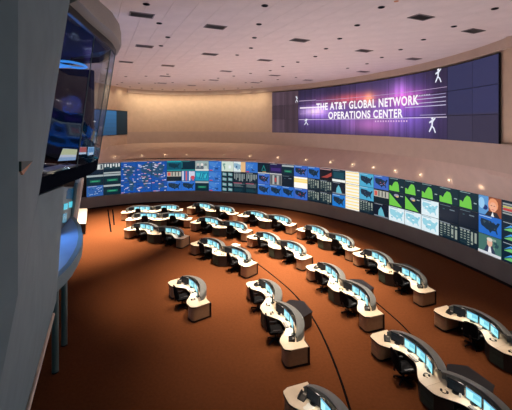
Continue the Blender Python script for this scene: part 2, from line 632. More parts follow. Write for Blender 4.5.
        p.poly([(.03, .08), (.03, .4 + h), (.14, .44), (.2, .36), (.3, .62), (.42, .74 + h), (.58, .74), (.64, .55), (.68, .08)], (112, 200, 72))
        p.header((130, 160, 160)); p.rect(.78, .42, .92, .48, (150, 170, 170))
    elif kind == 'greentri':
        p = Pic((6, 38, 50), seed); p.poly([(.03, .06), (.86, .06), (.03, .92)], (112, 200, 72)); p.ell(.5, .82, .16, .1, (150, 150, 180)); p.ell(.55, .75, .1, .06, (220, 190, 120)); p.rect(.75, .8, .92, .86, (150, 170, 170))
    elif kind == 'news':
        p = Pic((90, 150, 206), seed); p.rect(.45, .0, 1, 1, (140, 76, 50)); p.ell(.3, .4, .12, .14, (20, 50, 110)); p.ell(.14, .6, .14, .3, (150, 200, 236))
        p.shape([(0, 0), (1, 0), (.8, .8), (.2, .8)], .3, 0, .95, .3, (36, 36, 46)); p.poly([(.56, .0), (.7, 0), (.64, .26)], (235, 235, 235))
        p.ell(.66, .62, .22, .34, (232, 152, 108)); p.ell(.66, .5, .16, .26, (238, 172, 140)); p.rect(.56, .55, .62, .58, (90, 50, 40)); p.rect(.69, .55, .75, .58, (90, 50, 40)); p.rect(.6, .35, .72, .38, (190, 90, 80))
    elif kind == 'anchor':
        p = Pic((70, 112, 104), seed)
        for i in range(8):
            x, y = r.random() * .85, .3 + r.random() * .6
            p.rect(x, y, x + .13, y + .12, r.choice([(110, 150, 130), (40, 70, 80), (140, 160, 150)]))
        p.shape([(0, 0), (1, 0), (.75, 1), (.25, 1)], .25, .14, .78, .5, (50, 60, 84)); p.poly([(.44, .14), (.6, .14), (.56, .46), (.48, .46)], (230, 232, 236))
        p.ell(.52, .66, .12, .22, (226, 176, 152)); p.ell(.52, .82, .13, .1, (214, 208, 196)); p.rect(0, 0, 1, .14, (210, 214, 220))
    elif kind == 'linered':
        p = Pic((8, 32, 46), seed); p.rows(.03, .3, .9, .9, 5, (150, 156, 156)); p.rect(.05, .5, .4, .62, (190, 60, 60)); p.rect(.05, .65, .4, .72, (200, 190, 80))
    else:  # lines
        p = Pic((8, 34, 52), seed)
        for y0 in (.12, .56):
            p.poly([(.08, y0 + .05), (.3, y0 + .3), (.5, y0 + .18), (.92, y0 + .1), (.92, y0 + .03), (.5, y0 + .1), (.3, y0 + .2)], (70, 150, 220))
            p.poly([(.08, y0), (.3, y0 + .16), (.5, y0 + .08), (.92, y0 + .02), (.92, y0), (.08, y0 - .02)], (110, 190, 110))
        p.header()
    return p.mesh()


def clip(pts):
    for ax, s, lim in ((0, 1, 0), (0, -1, -1), (1, 1, 0), (1, -1, -1)):
        outp = []
        for i in range(len(pts)):
            a, c = pts[i - 1], pts[i]
            da, dc = s * a[ax] - lim, s * c[ax] - lim
            if (da >= 0) != (dc >= 0):
                t = da / (da - dc)
                outp.append((a[0] + (c[0] - a[0]) * t, a[1] + (c[1] - a[1]) * t))
            if dc >= 0:
                outp.append(c)
        pts = outp
        if not pts:
            return []
    return pts


def picture_mesh(name, polys, w, h, step=0.003):
    """local x along the width, z up, the picture faces -y"""
    b = MB()
    for k, (pts, c) in enumerate(polys):
        y = -step * k if k else 0
        b.add([(p[0] * w - w / 2, y, p[1] * h) for p in pts], [tuple(range(len(pts)))], srgb(*c))
    return b


COLX = [86.4, 103.4, 120.75, 136.1, 151.5, 166.9, 181.5, 195.25, 208.75, 221.5, 233.4, 245.6, 257.75, 269.75, 281.9, 294, 307.5,
        319.75, 332.2, 345.4, 359.4, 373.75, 388.75, 404.6, 421.25, 438.9, 459, 478.5, 501.7, 527]
WALL = ['redtable greenbar bluenoise', 'whitebars greenbar greenbar', 'world0 world3 world6', 'world1 world4 world7', 'world2 world5 world8',
        'teal redhead usblue', 'tealdark flags usblue', 'people cyanmap greenbar', 'sea sea sea', 'lightmap thumbs thumbs', 'orangemap bars table',
        'sea bars table', 'triangle usred usblue', 'purple greytable usblue', 'greenbar dark usblue', 'usred yellowtop usred', 'usblue cols cols',
        'redchart cols cols', 'tealbase hill usbright', 'yellow yellow yellow', 'uscyan uscyan cols', 'usred redhead hill', 'green greentri whitemap',
        'green greentri whitemap', 'green whitemap whitemap', 'green dark cols', 'green dark cols', 'news usplain anchor', 'linered lines lines']
SAYS = {'redtable': 'white table and a red block', 'whitebars': 'white bars', 'greenbar': 'a dim green bar', 'bluenoise': 'a speckled blue map',
        'teal': 'a teal map', 'redhead': 'a red-headed white table', 'usblue': 'a dark land map on blue', 'tealdark': 'a dark teal chart', 'flags': 'red and white stripes',
        'people': 'three pale figures', 'cyanmap': 'a cyan map', 'sea': 'a plain blue sea map', 'lightmap': 'a pale green map', 'thumbs': 'four tilted thumbnails',
        'orangemap': 'a white map edged orange', 'bars': 'grey bars', 'table': 'a dark table', 'triangle': 'a teal triangle', 'usred': 'a red-dotted blue map',
        'purple': 'a dark purple chart', 'greytable': 'a grey table', 'dark': 'near-black figures', 'yellowtop': 'a glaring yellow and white page', 'cols': 'pale figure columns',
        'redchart': 'a red chart', 'tealbase': 'a teal chart over white', 'hill': 'a pale blue hill curve', 'usbright': 'a dark map on bright blue', 'yellow': 'yellow and white stripes',
        'uscyan': 'a dark map on cyan', 'green': 'a green area chart', 'greentri': 'a green triangle chart', 'whitemap': 'a white and cyan map', 'news': 'a red-haired face',
        'usplain': 'a large dark map on blue', 'anchor': 'a newsreader in a suit', 'linered': 'lines and a red block', 'lines': 'two blue line charts'}
ORD = ['', 'first', 'second', 'third', 'fourth', 'fifth', 'sixth', 'seventh', 'eighth', 'ninth', 'tenth', 'eleventh', 'twelfth', 'thirteenth', 'fourteenth', 'fifteenth']
ROWN = ['top', 'middle', 'bottom']
SH = (Z_SCR1 - Z_SCR0) / 3
for i, kinds in enumerate(WALL):
    a, c = low_at(COLX[i]), low_at(COLX[i + 1])
    wd = (c - a).length
    mid = (a + c) / 2
    rz = atan2(c.y - a.y, c.x - a.x)
    where = f'{ORD[i + 1]} column from left' if i < 15 else (f'{ORD[29 - i]} column from right' if i < 28 else 'column at the right edge')
    for k, kd in enumerate(kinds.split()):
        says = 'part of one blue world map' if kd.startswith('world') else SAYS[kd]
        t = thing('display_screen', f'wall display with {says}, {ROWN[k]} row, {where}', 'display', (mid.x, mid.y, Z_SCR1 - SH * (k + 1)), rz, 'displays of the curved video wall')
        q = MB()
        q.box(-wd / 2 + .006, wd / 2 - .006, 0.0, 0.36, .006, SH - .006)
        obj('casing', q, M['black'], t)
        pm_ = picture_mesh('picture', picture(kd, i * 7 + k), wd - .03, SH - .03)
        s = obj('picture', pm_, M['screen'], t, recalc=False)
        s.location = (0, -0.004, .015)

# small bright fittings along the lower edge of the sloped ledge
for k, px in enumerate([113, 142, 165, 187, 224, 250, 278, 306, 331, 353, 374, 396, 421, 450, 482]):
    a = inward(low_at, px, 0.10) + Vector((0, 0, Z_SCR1 + .10))
    e = inward(upp_at, px, 0) + Vector((0, 0, Z_LIP)) if px >= 127 else upp_at(127) + Vector((-0.16, -0.98, 0)) * (127 - px) * 0.13 + Vector((0, 0, Z_LIP))
    pos = a.lerp(e, 0.28)
    tn = (low_at(px + 1) - low_at(px - 1)).normalized()
    nrm = tn.cross(e - a).normalized()
    if nrm.dot(Vector((0, 0, EYE)) - pos) < 0:
        nrm = -nrm
    side = f'{ORD[k + 1]} from left' if k < 8 else f'{ORD[15 - k]} from right'
    t = thing('ledge_light', f'small lit round fitting on the sloped ledge above the screens, {side}', 'light', pos, 0, 'ledge lights above the video wall')
    t.rotation_euler = nrm.to_track_quat('Z', 'Y').to_euler()
    q = MB(); q.lathe([(.10, 0), (.10, .03), (.07, .035), (.07, 0)], 12); obj('ring', q, M['steel'], t)
    q = MB(); q.lathe([(.07, 0), (.068, .028), (.02, .034)], 10); obj('lens', q, M['lens'], t)
    l = bpy.data.lights.new('ledge_glow', 'POINT'); l.energy = 2.0; l.color = (1, .75, .5); l.shadow_soft_size = .06
    lo = bpy.data.objects.new('ledge_glow', l); C.objects.link(lo); lo.parent = t; lo.location = (0, 0, .16)

# ------------------------------------------------------------------ the big upper display
UX = [272, 284.7, 298.3, 311.8, 326, 341, 355.6, 372, 388.4, 406.6, 426, 447.5, 472.3, 498.6]
ZU0, ZU1 = EYE - 1.17, EYE + 3.94
big = thing('title_display', 'huge curved tiled display with a white title over purple light, upper wall', 'display', (0, 0, 0))


def up_pt(px, z, d=0.0):
    p = inward(upp_at, px, d)
    return Vector((p.x, p.y, z))


def glow(px, t):
    """the picture shown on the big display: px column of the wall, t 0..1 upwards"""
    base = Vector((56, 48, 80))
    if px < 298.3:
        return tuple(Vector((84, 66, 78)) * (0.92 + .08 * sin(px)))
    if px > 447.5:
        return tuple(Vector((50, 52, 88)) if t > .36 else Vector((58, 54, 78)))

    def bl(cx, ct, sx, st):
        return math.exp(-((px - cx) / sx) ** 2 - ((t - ct) / st) ** 2)
    c = base.copy()
    c += Vector((74, 46, 92)) * bl(372, .45, 48, .42)
    c += Vector((80, 50, 120)) * bl(320, .45, 24, .28)
    c += Vector((165, 150, 140)) * bl(314, .5, 13, .10)
    c += Vector((140, 34, -10)) * bl(350, .72, 26, .10)
    c += Vector((120, 60, 90)) * bl(372, .2, 20, .16)
    c += Vector((130, 95, 10)) * bl(369, .68, 5, .12)
    c += Vector((110, 20, 30)) * bl(408, .62, 20, .14) + Vector((90, 50, 90)) * bl(400, .80, 9, .16)
    c += Vector((60, 40, 110)) * bl(412, .45, 22, .4)
    s = 0.88 + 0.12 * sin(px * 1.9) * sin(px * .63 + 1)
    return tuple(min(255, max(0, x * s)) for x in c)


frame = MB()
rows = []
for k in range(0, 61):
    px = UX[0] + (UX[-1] - UX[0]) * k / 60
    rows.append([tuple(up_pt(px, ZU0 - .03, -.06)), tuple(up_pt(px, ZU1 + .05, -.06)), tuple(up_pt(px, ZU1 + .05, -.12)), tuple(up_pt(px, ZU0 - .03, -.12))])
frame.sweep(rows)
obj('backing', frame, M['black'], big)
for i in range(13):
    for k in range(3):
        z0, z1 = ZU0 + (ZU1 - ZU0) * k / 3, ZU0 + (ZU1 - ZU0) * (k + 1) / 3
        b = MB()
        nx, nz = 10, 10
        x0, x1 = UX[i] + .10, UX[i + 1] - .10
        z0 += .014; z1 -= .014
        grid = [[up_pt(x0 + (x1 - x0) * u / nx, z0 + (z1 - z0) * w / nz, 0) for w in range(nz + 1)] for u in range(nx + 1)]
        var = 0.84 + 0.26 * random.Random(i * 3 + k).random()
        for u in range(nx):
            for w in range(nz):
                cs = []
                for du, dw in ((0, 0), (1, 0), (1, 1), (0, 1)):
                    pxx = x0 + (x1 - x0) * (u + du) / nx
                    tt = (z0 + (z1 - z0) * (w + dw) / nz - ZU0) / (ZU1 - ZU0)
                    cs.append(lin(tuple(v / 255 * var for v in glow(pxx, tt))))
                b.add([grid[u + d[0]][w + d[1]] for d in ((0, 0), (1, 0), (1, 1), (0, 1))], [(0, 1, 2, 3)], tuple(cs))
        # sides of the cube
        e0, e1 = up_pt(x0, z0, 0), up_pt(x1, z0, 0)
        h0, h1 = up_pt(x0, z0, -.06), up_pt(x1, z0, -.06)
        dz = Vector((0, 0, z1 - z0))
        dk = (0, 0, 0)
        b.add([e0, h0, h0 + dz, e0 + dz], [(0, 1, 2, 3)], dk)
        b.add([e1, h1, h1 + dz, e1 + dz], [(0, 1, 2, 3)], dk)
        b.add([e0, e1, h1, h0], [(0, 1, 2, 3)], dk)
        b.add([e0 + dz, e1 + dz, h1 + dz, h0 + dz], [(0, 1, 2, 3)], dk)
        obj('screen_tile', b, M['screen_dim'], big, recalc=False)


def big_text(text, x0, x1, zc, h, name):
    cu = bpy.data.curves.new(name, 'FONT')
    cu.body = text
    cu.size = 1.0
    cu.space_character = 1.12
    cu.offset = 0.032
    to = bpy.data.objects.new(name, cu)
    C.objects.link(to)
    bpy.context.view_layer.update()
    me = bpy.data.meshes.new_from_object(to.evaluated_get(bpy.context.evaluated_depsgraph_get()))
    bpy.data.objects.remove(to)
    xs = [v.co.x for v in me.vertices]
    ys = [v.co.y for v in me.vertices]
    # arc-length table so the letters keep an even width along the wall
    tab = [(0.0, x0)]
    prev = upp_at(x0)
    for k in range(1, 121):
        x = x0 + (x1 - x0) * k / 120
        p = upp_at(x)
        tab.append((tab[-1][0] + (p - prev).length, x))
        prev = p
    L = tab[-1][0]
    for v in me.vertices:
        s = (v.co.x - min(xs)) / (max(xs) - min(xs)) * L
        k = min(range(120), key=lambda q: abs(tab[q][0] - s))
        k = max(0, min(119, k if tab[k][0] <= s else k - 1))
        f_ = (s - tab[k][0]) / (tab[k + 1][0] - tab[k][0])
        px = tab[k][1] + (tab[k + 1][1] - tab[k][1]) * f_
        z = zc + ((v.co.y - min(ys)) / (max(ys) - min(ys)) - .5) * h
        v.co = up_pt(px, z, .030)
    ca = me.color_attributes.new('picture', 'FLOAT_COLOR', 'CORNER')
    ca.data.foreach_set('color', [1.0, 0.95, 1.0, 1.0] * len(me.loops))
    me.materials.clear()
    me.materials.append(M['screen_dim'])
    o = bpy.data.objects.new(name, me)
    C.objects.link(o)
    o.parent = big
    return o


big_text('THE AT&T GLOBAL NETWORK', 316.5, 419.0, EYE + 1.86, 0.80, 'title_lettering')
big_text('OPERATIONS CENTER', 328.5, 403.0, EYE + 0.86, 0.76, 'title_lettering')


def big_poly(pts, col, d=.018, name=None):
    """pts in (wall column px, height m relative to the eye)"""
    b = MB()
    b.add([up_pt(x, EYE + z, d) for x, z in pts], [tuple(range(len(pts)))], srgb(*col))
    return b


for x0, x1, z, th, c in ((316, 447, 2.55, .035, (190, 168, 206)), (299, 447, .42, .05, (226, 214, 236)), (300, 340, 1.10, .04, (190, 160, 210)),
                         (412, 446, 1.55, .05, (200, 196, 226)), (415, 446, 1.85, .06, (190, 186, 220)), (405, 446, 1.28, .06, (196, 190, 226)),
                         (418, 446, 2.1, .04, (170, 166, 206)), (300, 326, 1.75, .14, (255, 240, 255)), (420, 446, .62, .04, (180, 170, 210)),
                         (299, 316, 2.62, .06, (200, 180, 215))):
    lines = MB()
    n = 14
    for k in range(n):
        a_, c_ = x0 + (x1 - x0) * k / n, x0 + (x1 - x0) * (k + 1) / n
        q = big_poly([(a_, z), (c_, z), (c_, z + th), (a_, z + th)], c, .012)
        lines.add(q.v, q.f, q.c[0])
    obj('light_streak', lines, M['screen_dim'], big, recalc=False)
lines = MB()
for k in range(13):
    x = 375 + k * 2.6
    q = big_poly([(x, .12), (x + 1.2, .12), (x + 1.2, .26), (x, .26)], (226, 190, 226), .012)
    lines.add(q.v, q.f, q.c[0])
for k in range(10):
    x = 414 + k * 1.7
    q = big_poly([(x, 2.12), (x + .9, 2.12), (x + .9, 2.22), (x, 2.22)], (200, 196, 220), .012)
    lines.add(q.v, q.f, q.c[0])
o = obj('dotted_lines', lines, M['screen_dim'], big, recalc=False)
o['kind'] = 'stuff'


def figure(cx, cz, sx, sz, flip):
    b = MB()
    limbs = [[(-.06, .15), (.16, .15), (.22, .92), (-.06, .88)], [(.1, .9), (.55, 1.18), (.62, 1.04), (.18, .62)],
             [(-.04, .88), (-.44, .66), (-.4, .48), (.0, .62)], [(-.06, .28), (-.5, -.48), (-.34, -.58), (.14, .14)],
             [(.06, .26), (.44, -.06), (.68, -.6), (.52, -.66), (.26, -.14), (-.02, .1)]]
    for L in limbs:
        b2 = big_poly([(cx + flip * x * sx, cz + y * sz) for x, y in L], (232, 236, 250), .020)
        b.add(b2.v, b2.f, b2.c[0])
    h = big_poly([(cx + flip * sx * .1 + .22 * sx * cos(a * pi / 4), cz + sz * 1.08 + .16 * sz * sin(a * pi / 4)) for a in range(8)], (236, 236, 250), .022)
    b.add(h.v, h.f, h.c[0])
    obj('dancing_figure', b, M['screen_dim'], big, recalc=False)


figure(438, 3.3, 5.5, .55, 1)
figure(432, -.30, 6.0, .62, 1)
figure(297, 2.75, 2.2, .42, -1)
figure(306, .05, 3.5, .40, 1)

# dark blue display on the far left side wall
cs = thing('side_display', 'dark blue two-tone display on the far left side wall behind the glass bay', 'display', (0, 0, 0))
for nm, s0, s1, colr in (('screen_panel', 0.12, 2.6, (18, 40, 50)), ('screen_panel', 2.66, 9.6, (44, 96, 140)), ('screen_panel', 9.66, 16.5, (16, 62, 96))):
    b = MB()
    dv = Vector((-0.16, -0.98, 0))
    ps = [c0 + dv * s + n0 * d for s, d in ((s0, .12), (s1, .12))]
    n = 6
    for k in range(n):
        for w in range(n):
            z0, z1 = EYE - 1.4 + 2.95 * w / n, EYE - 1.4 + 2.95 * (w + 1) / n
            a_, c_ = ps[0].lerp(ps[1], k / n), ps[0].lerp(ps[1], (k + 1) / n)
            v = .8 + .35 * w / n
            b.add([(a_.x, a_.y, z0), (c_.x, c_.y, z0), (c_.x, c_.y, z1), (a_.x, a_.y, z1)], [(0, 1, 2, 3)], srgb(*[min(255, q * v) for q in colr]))
    obj(nm, b, M['screen_dim'], cs, recalc=False)
b = MB()
p0, p1 = c0 + dv * 0.05, c0 + dv * 16.6
b.prism([(p0.x, p0.y), (p1.x, p1.y), (p1.x + n0.x * .1, p1.y + n0.y * .1), (p0.x + n0.x * .1, p0.y + n0.y * .1)], EYE - 1.46, EYE + 1.62)
obj('frame', b, M['black'], cs)

# ------------------------------------------------------------------ ceiling fittings
DL = [(146.4, 3.9), (159.2, 23), (167.8, 37), (161, 45.6), (264.8, 5.3), (258.9, 24), (254.4, 37.5), (251, 47.8), (237.2, 54.8), (339.7, 38.4), (326, 48.5),
      (315.3, 56.4), (297.8, 61.9), (381.3, 6.9), (357.2, 25), (423.5, 39.4), (400.6, 49.4), (381.8, 57.2), (366.9, 63.6), (347.6, 68), (494.9, 8.3), (453.9, 26.2),
      (125.9, 76.5), (146, 76), (167.5, 74), (155.2, 83), (172.7, 82.3), (204, 80), (122, 82.5), (139, 83), (282.9, 66.3), (270.2, 70.4), (250.6, 73.2),
      (233.8, 75.9), (296, 77.2), (277.8, 79.5), (261.2, 81.2), (245.7, 82.6), (218.2, 78)]
EXTRA = [(0.55, 10.6), (5.3, 10.8), (10.0, 11.0), (0.75, 8.0), (5.5, 8.2), (-13.5, 26.0), (-12.5, 28.5), (-15.0, 31.0)]      # the same rows carried on overhead and behind the bay, out of sight


def make_downlight():
    t = thing('downlight', 'x', 'light')
    q = MB(); q.lathe([(.135, 0), (.14, -.02), (.115, -.03), (.10, -.004)], 16, cap=False); obj('trim_ring', q, M['black'], t, smooth=40)
    q = MB(); q.lathe([(.112, -.006), (.02, -.010)], 16); obj('reflector', q, M['black_gloss'], t)
    return t


def ceil_pt(px, py):
    Z = 4.62 * F / (HOR - py)
    return Vector(((px - 256) / F * Z, Z, ZC))


spots = [(ceil_pt(*q), q) for q in DL] + [(Vector((x, y, ZC)), None) for x, y in EXTRA]
proto = None


def lamp_level(pos, q):
    """power factor and cone of each downlight, (0, 0) = switched off"""
    if q is None:
        return {0.55: (.2, 54), -13.5: (1.5, 50), -12.5: (1.8, 50), -15.0: (1.8, 50)}.get(pos.x, (0, 0))
    if pos.y > 37:
        return 0, 0
    if pos.y > 34 or (pos.y > 31 and pos.x > 2):
        return .25, 30
    if pos.x < -3 and pos.y < 17:
        return 0, 0
    if pos.x < -4.5 and pos.y < 19:
        return .3, 34
    if pos.x < -4.5 and pos.y < 23:
        return .5, 38
    if q[0] > 440:
        return .2, 34
    if pos.x > 7.4 and pos.y > 17:
        return .35, 26
    if pos.y < 15:
        return .2, 50
    if pos.y < 17:
        return .3, 46
    if pos.y < 20:
        return .5, 46
    if pos.y < 22:
        return .8, 48
    return 1.4, 50


def side_word(px):
    return 'far left' if px < 170 else 'left of centre' if px < 245 else 'centre' if px < 305 else 'right of centre' if px < 390 else 'far right'


def size_word(py):
    return 'nearest band' if py < 15 else 'near band' if py < 32 else 'middle band' if py < 52 else 'far band' if py < 70 else 'farthest band'


cnt = {}
key_total = {}
for pos, q in spots:
    key = (size_word(q[1]), side_word(q[0])) if q else ('out of sight', 'overhead or behind the bay')
    key_total.setdefault(key, []).append(q[0] if q else pos.x)
for pos, q in spots:
    t = make_downlight() if proto is None else copy_tree(proto)
    if proto is None:
        proto = t
    t.location = pos
    key = (size_word(q[1]), side_word(q[0])) if q else ('out of sight', 'overhead or behind the bay')
    xs = sorted(key_total[key])
    n = xs.index(q[0] if q else pos.x) + 1
    pl = 'the only one' if len(xs) == 1 else f'{ORD[n]} from left'
    t['label'] = f'round black ceiling downlight, {key[0]}, {key[1]}, {pl} there'
    t['group'] = 'black downlights in the ceiling'
    on, cone = lamp_level(pos, q)
    if not on:
        continue
    l = bpy.data.lights.new('downlight_lamp', 'SPOT')
    l.energy = DOWN_POWER * on
    l.color = DOWN_COLOR
    l.spot_size = radians(cone)
    l.spot_blend = 1.0
    l.shadow_soft_size = 0.10
    lo = bpy.data.objects.new('downlight_lamp', l)
    C.objects.link(lo)
    lo.parent = t
    lo.location = (0, 0, -0.06)
    if pos.x > 7.4 and pos.y > 17:
        lo.rotation_euler = (0, radians(8), 0)

# wall washers: a row of the same fittings close to the rear and side walls, turned to the wall
WASH = [(c0 + dv_ * s_ + n0 * 1.4, -n0) for dv_ in (Vector((-0.16, -0.98, 0)),) for s_ in (7.5, 4.6, 1.7)]
for px in (134, 147, 160, 173, 187, 201, 216, 231, 246, 261):
    a_ = inward(upp_at, px, 1.9)
    WASH.append((a_, (upp_at(px) - a_).normalized()))
for k, (pos, dr) in enumerate(WASH):
    t = copy_tree(proto)
    for ch in [c for c in t.children if c.type == 'LIGHT']:
        bpy.data.objects.remove(ch)
    t.location = (pos.x, pos.y, ZC)
    t['label'] = f'ceiling wall washer close to the rear wall, {ORD[k + 1]} from left'
    t['group'] = 'wall washers along the rear wall'
    l = bpy.data.lights.new('washer_lamp', 'SPOT')
    l.energy = WASH_POWER * (.4 if k < 3 else 1)
    l.color = (1.0, .80, .56)
    l.spot_size = radians(110)
    l.spot_blend = 1.0
    l.shadow_soft_size = .08
    lo = bpy.data.objects.new('washer_lamp', l)
    C.objects.link(lo)
    lo.parent = t
    lo.location = (0, 0, -.07)
    lo.rotation_euler = (dr * .75 + Vector((0, 0, -1))).to_track_quat('-Z', 'Y').to_euler()

VE = [(141.7, 14.7), (144.5, 46), (215.3, 26.6), (210, 54), (264.8, 60), (299.7, 40), (421, 17), (364, 50.5), (413.8, 58.7), (363, 71.5), (473.3, 30.7), (126, 61.8),
      (167.9, 65.6), (165, 76), (213.8, 80), (162, 83), (191.7, 85.3), (226, 71), (274.5, 75.3), (255.3, 82.5), (308, 80)]


def make_vent():
    t = thing('ceiling_vent', 'x', 'vent', group='ceiling vents')
    q = MB(); q.box(-.46, .46, -.26, .26, -.010, -.002); obj('backing', q, M['vent_dark'], t)
    q = MB()
    for x0, x1, y0, y1 in ((-.5, .5, .25, .3), (-.5, .5, -.3, -.25), (-.5, -.45, -.25, .25), (.45, .5, -.25, .25)):
        q.box(x0, x1, y0, y1, -.03, 0)
    obj('vent_frame', q, M['vent_metal'], t)
    me = None
    for k in range(6):
        if me is None:
            q = MB(); q.box(-.45, .45, -.03, .03, -.003, .003, Matrix.Rotation(radians(35), 4, 'X')); me = mesh_of('slat', q, M['vent_metal'])
        s = obj('slat', me, None, t); s.location = (0, -.2 + .08 * k, -.02)
    return t


proto = None
for i, (px, py) in enumerate(VE):
    t = make_vent() if proto is None else copy_tree(proto)
    proto = proto or t
    t.location = ceil_pt(px, py)
    t.rotation_euler = (0, 0, radians(25.3))
    same = sorted(v[0] for v in VE if size_word(v[1]) == size_word(py))
    n = same.index(px) + 1
    pl = 'the only one' if len(same) == 1 else (f'{ORD[n]} from left')
    t['label'] = f'grey slatted ceiling vent, {size_word(py)} of the ceiling, {pl} there'

sp = thing('sprinkler_head', 'small orange round sprinkler cover, top of the ceiling in view', 'sprinkler', ceil_pt(396.3, 1.0))
q = MB(); q.lathe([(.09, 0), (.09, -.012), (.04, -.02)], 12); obj('cover_plate', q, M['orange'], sp)

# ------------------------------------------------------------------ consoles
BAYS2 = (-1.32, 1.32)
BAYS1 = (0.0,)
CV = -2.15           # centre of the hood arcs, operator side


def sstep(a, b_, x):
    t = max(0, min(1, (x - a) / (b_ - a)))
    return t * t * (3 - 2 * t)


def half_len(bays):
    return max(bays) + 1.68


def v_front(u, bays):
    d = min(abs(u - k) for k in bays)
    v = -.44 - .58 * sstep(.2, 1.12, d)
    e = half_len(bays) - abs(u)
    if e < .22:
        v += .22 - sqrt(max(0, .22 ** 2 - (.22 - e) ** 2))
    return v


def v_back(u, bays):
    v = max((CV + sqrt(max(0, 2.46 ** 2 - (u - k) ** 2))) if abs(u - k) < 1.8 else -9 for k in bays)
    return max(v, -.04)


def arc(k, R, a):
    return (k + R * sin(a), CV + R * cos(a))


def make_console(bays, label):
    t = thing('console_desk', label, 'desk', group='curved operator consoles')
    H = half_len(bays)
    cuts = [-H, 0, H] if len(bays) == 2 else [-H, H]
    for s in range(len(cuts) - 1):
        u0, u1 = cuts[s], cuts[s + 1]
        if len(bays) == 2:
            u0, u1 = u0 + (.005 if s else 0), u1 - (0 if s else .005)
        rows, rim = [], []
        for i in range(31):
            u = u0 + (u1 - u0) * i / 30
            f_, b_ = v_front(u, bays), v_back(u, bays)
            rows.append([(u, f_, .715), (u, f_, .755), (u, b_, .755), (u, b_, .715)])
            rim.append([(u, f_ - .012, .700), (u, f_ - .012, .742), (u, f_ + .03, .742 - .03), (u, f_ + .03, .700)])
        b = MB(); b.sweep(rows); obj('worktop', b, M['cream'], t, smooth=40)
        b = MB(); b.sweep(rim); obj('edge_trim', b, M['black'], t, smooth=40)
    for sg in (-1, 1):
        def rb(u0, u1, v0, v1, z0, z1, r=.16):
            pts = []
            for cx, cy, a0 in ((u0 + r, v0 + r, 180), (u1 - r, v0 + r, 270)):
                for q in range(5):
                    a = radians(a0 + 90 * q / 4)
                    pts.append((cx + r * cos(a), cy + r * sin(a)))
            pts += [(u1, v1), (u0, v1)]
            bb = MB(); bb.prism([(sg * p[0], p[1]) for p in pts], z0, z1)
            return bb
        cab = obj('end_cabinet', rb(H - .66, H - .03, -.97, -.06, .09, .70), M['tan'], t, smooth=35)
        obj('plinth', rb(H - .665, H - .025, -.975, -.03, 0, .09), M['black'], cab, smooth=35)
        b = MB(); b.box(sg * (H - .70), sg * (H - .02), -.06, .04, 0, .70); obj('back_post', b, M['black'], cab)
        for z0, z1 in ((.12, .29), (.30, .48), (.49, .68)):
            b = MB()
            b.box(sg * (H - .345) - .15, sg * (H - .345) + .15, -.982, -.965, z0, z1)
            d_ = obj('drawer', b, M['tan'], cab)
    # dark skirts that follow the back arc under the worktop
    for k in bays:
        b = MB(); rows = []
        for i in range(17):
            a = radians(-34 + 68 * i / 16)
            rows.append([(*arc(k, 2.32, a), .0), (*arc(k, 2.32, a), .71), (*arc(k, 2.38, a), .71), (*arc(k, 2.38, a), .0)])
        b.sweep(rows); obj('skirt_panel', b, M['dark_cab'], t, smooth=30)
        b = MB(); rows = []
        for i in range(21):
            a = radians(-36 + 72 * i / 20)
            fa = (-36 + 72 * i / 20) / 36
            tp = max(0.0, cos(fa * pi / 2)) ** .5
            if len(bays) == 2 and fa * k < 0:      # the two hoods stay high where they meet
                tp = 1 - .28 * fa * fa
            ro, zf = 2.22 + .32 * tp, .98 + .26 * tp
            zbk = zf - .05 - .10 * tp
            sec = ((2.14, zf - .04), (2.14, zf - .005), (2.18, zf), (ro - .03, zbk + .04), (ro, zbk), (ro, .72), (ro - .03, .72), (ro - .04, zbk - .02))
            rows.append([(*arc(k, r, a), z) for r, z in sec])
        b.sweep(rows); obj('hood', b, M['hood'], t, smooth=35)
    if len(bays) == 2:
        us = [-.72 + 1.44 * i / 16 for i in range(17)]
        b = MB(); b.prism([(u, v_front(u, bays) + .05) for u in us] + [(.6, -.1), (-.6, -.1)], .04, .70)
        ped = obj('pedestal', b, M['dark_cab'], t)
        for z0, z1 in ((.10, .28), (.30, .48), (.50, .66)):
            b = MB(); b.box(-.26, .26, -.99, -.95, z0, z1); obj('drawer', b, M['green_dark'], ped)
        b = MB(); b.prism([(-.42, .42), (-.62, .68), (-.3, 1.26), (.66, 1.26), (.95, .68), (.42, .42)], 0, .66)
        rc = obj('rear_cabinet', b, M['dark_cab'], t)
        b = MB(); b.prism([(-.44, .40), (-.65, .68), (-.32, 1.29), (.68, 1.29), (.98, .68), (.44, .40)], .66, .70)
        obj('cabinet_top', b, M['black'], rc)
    return t


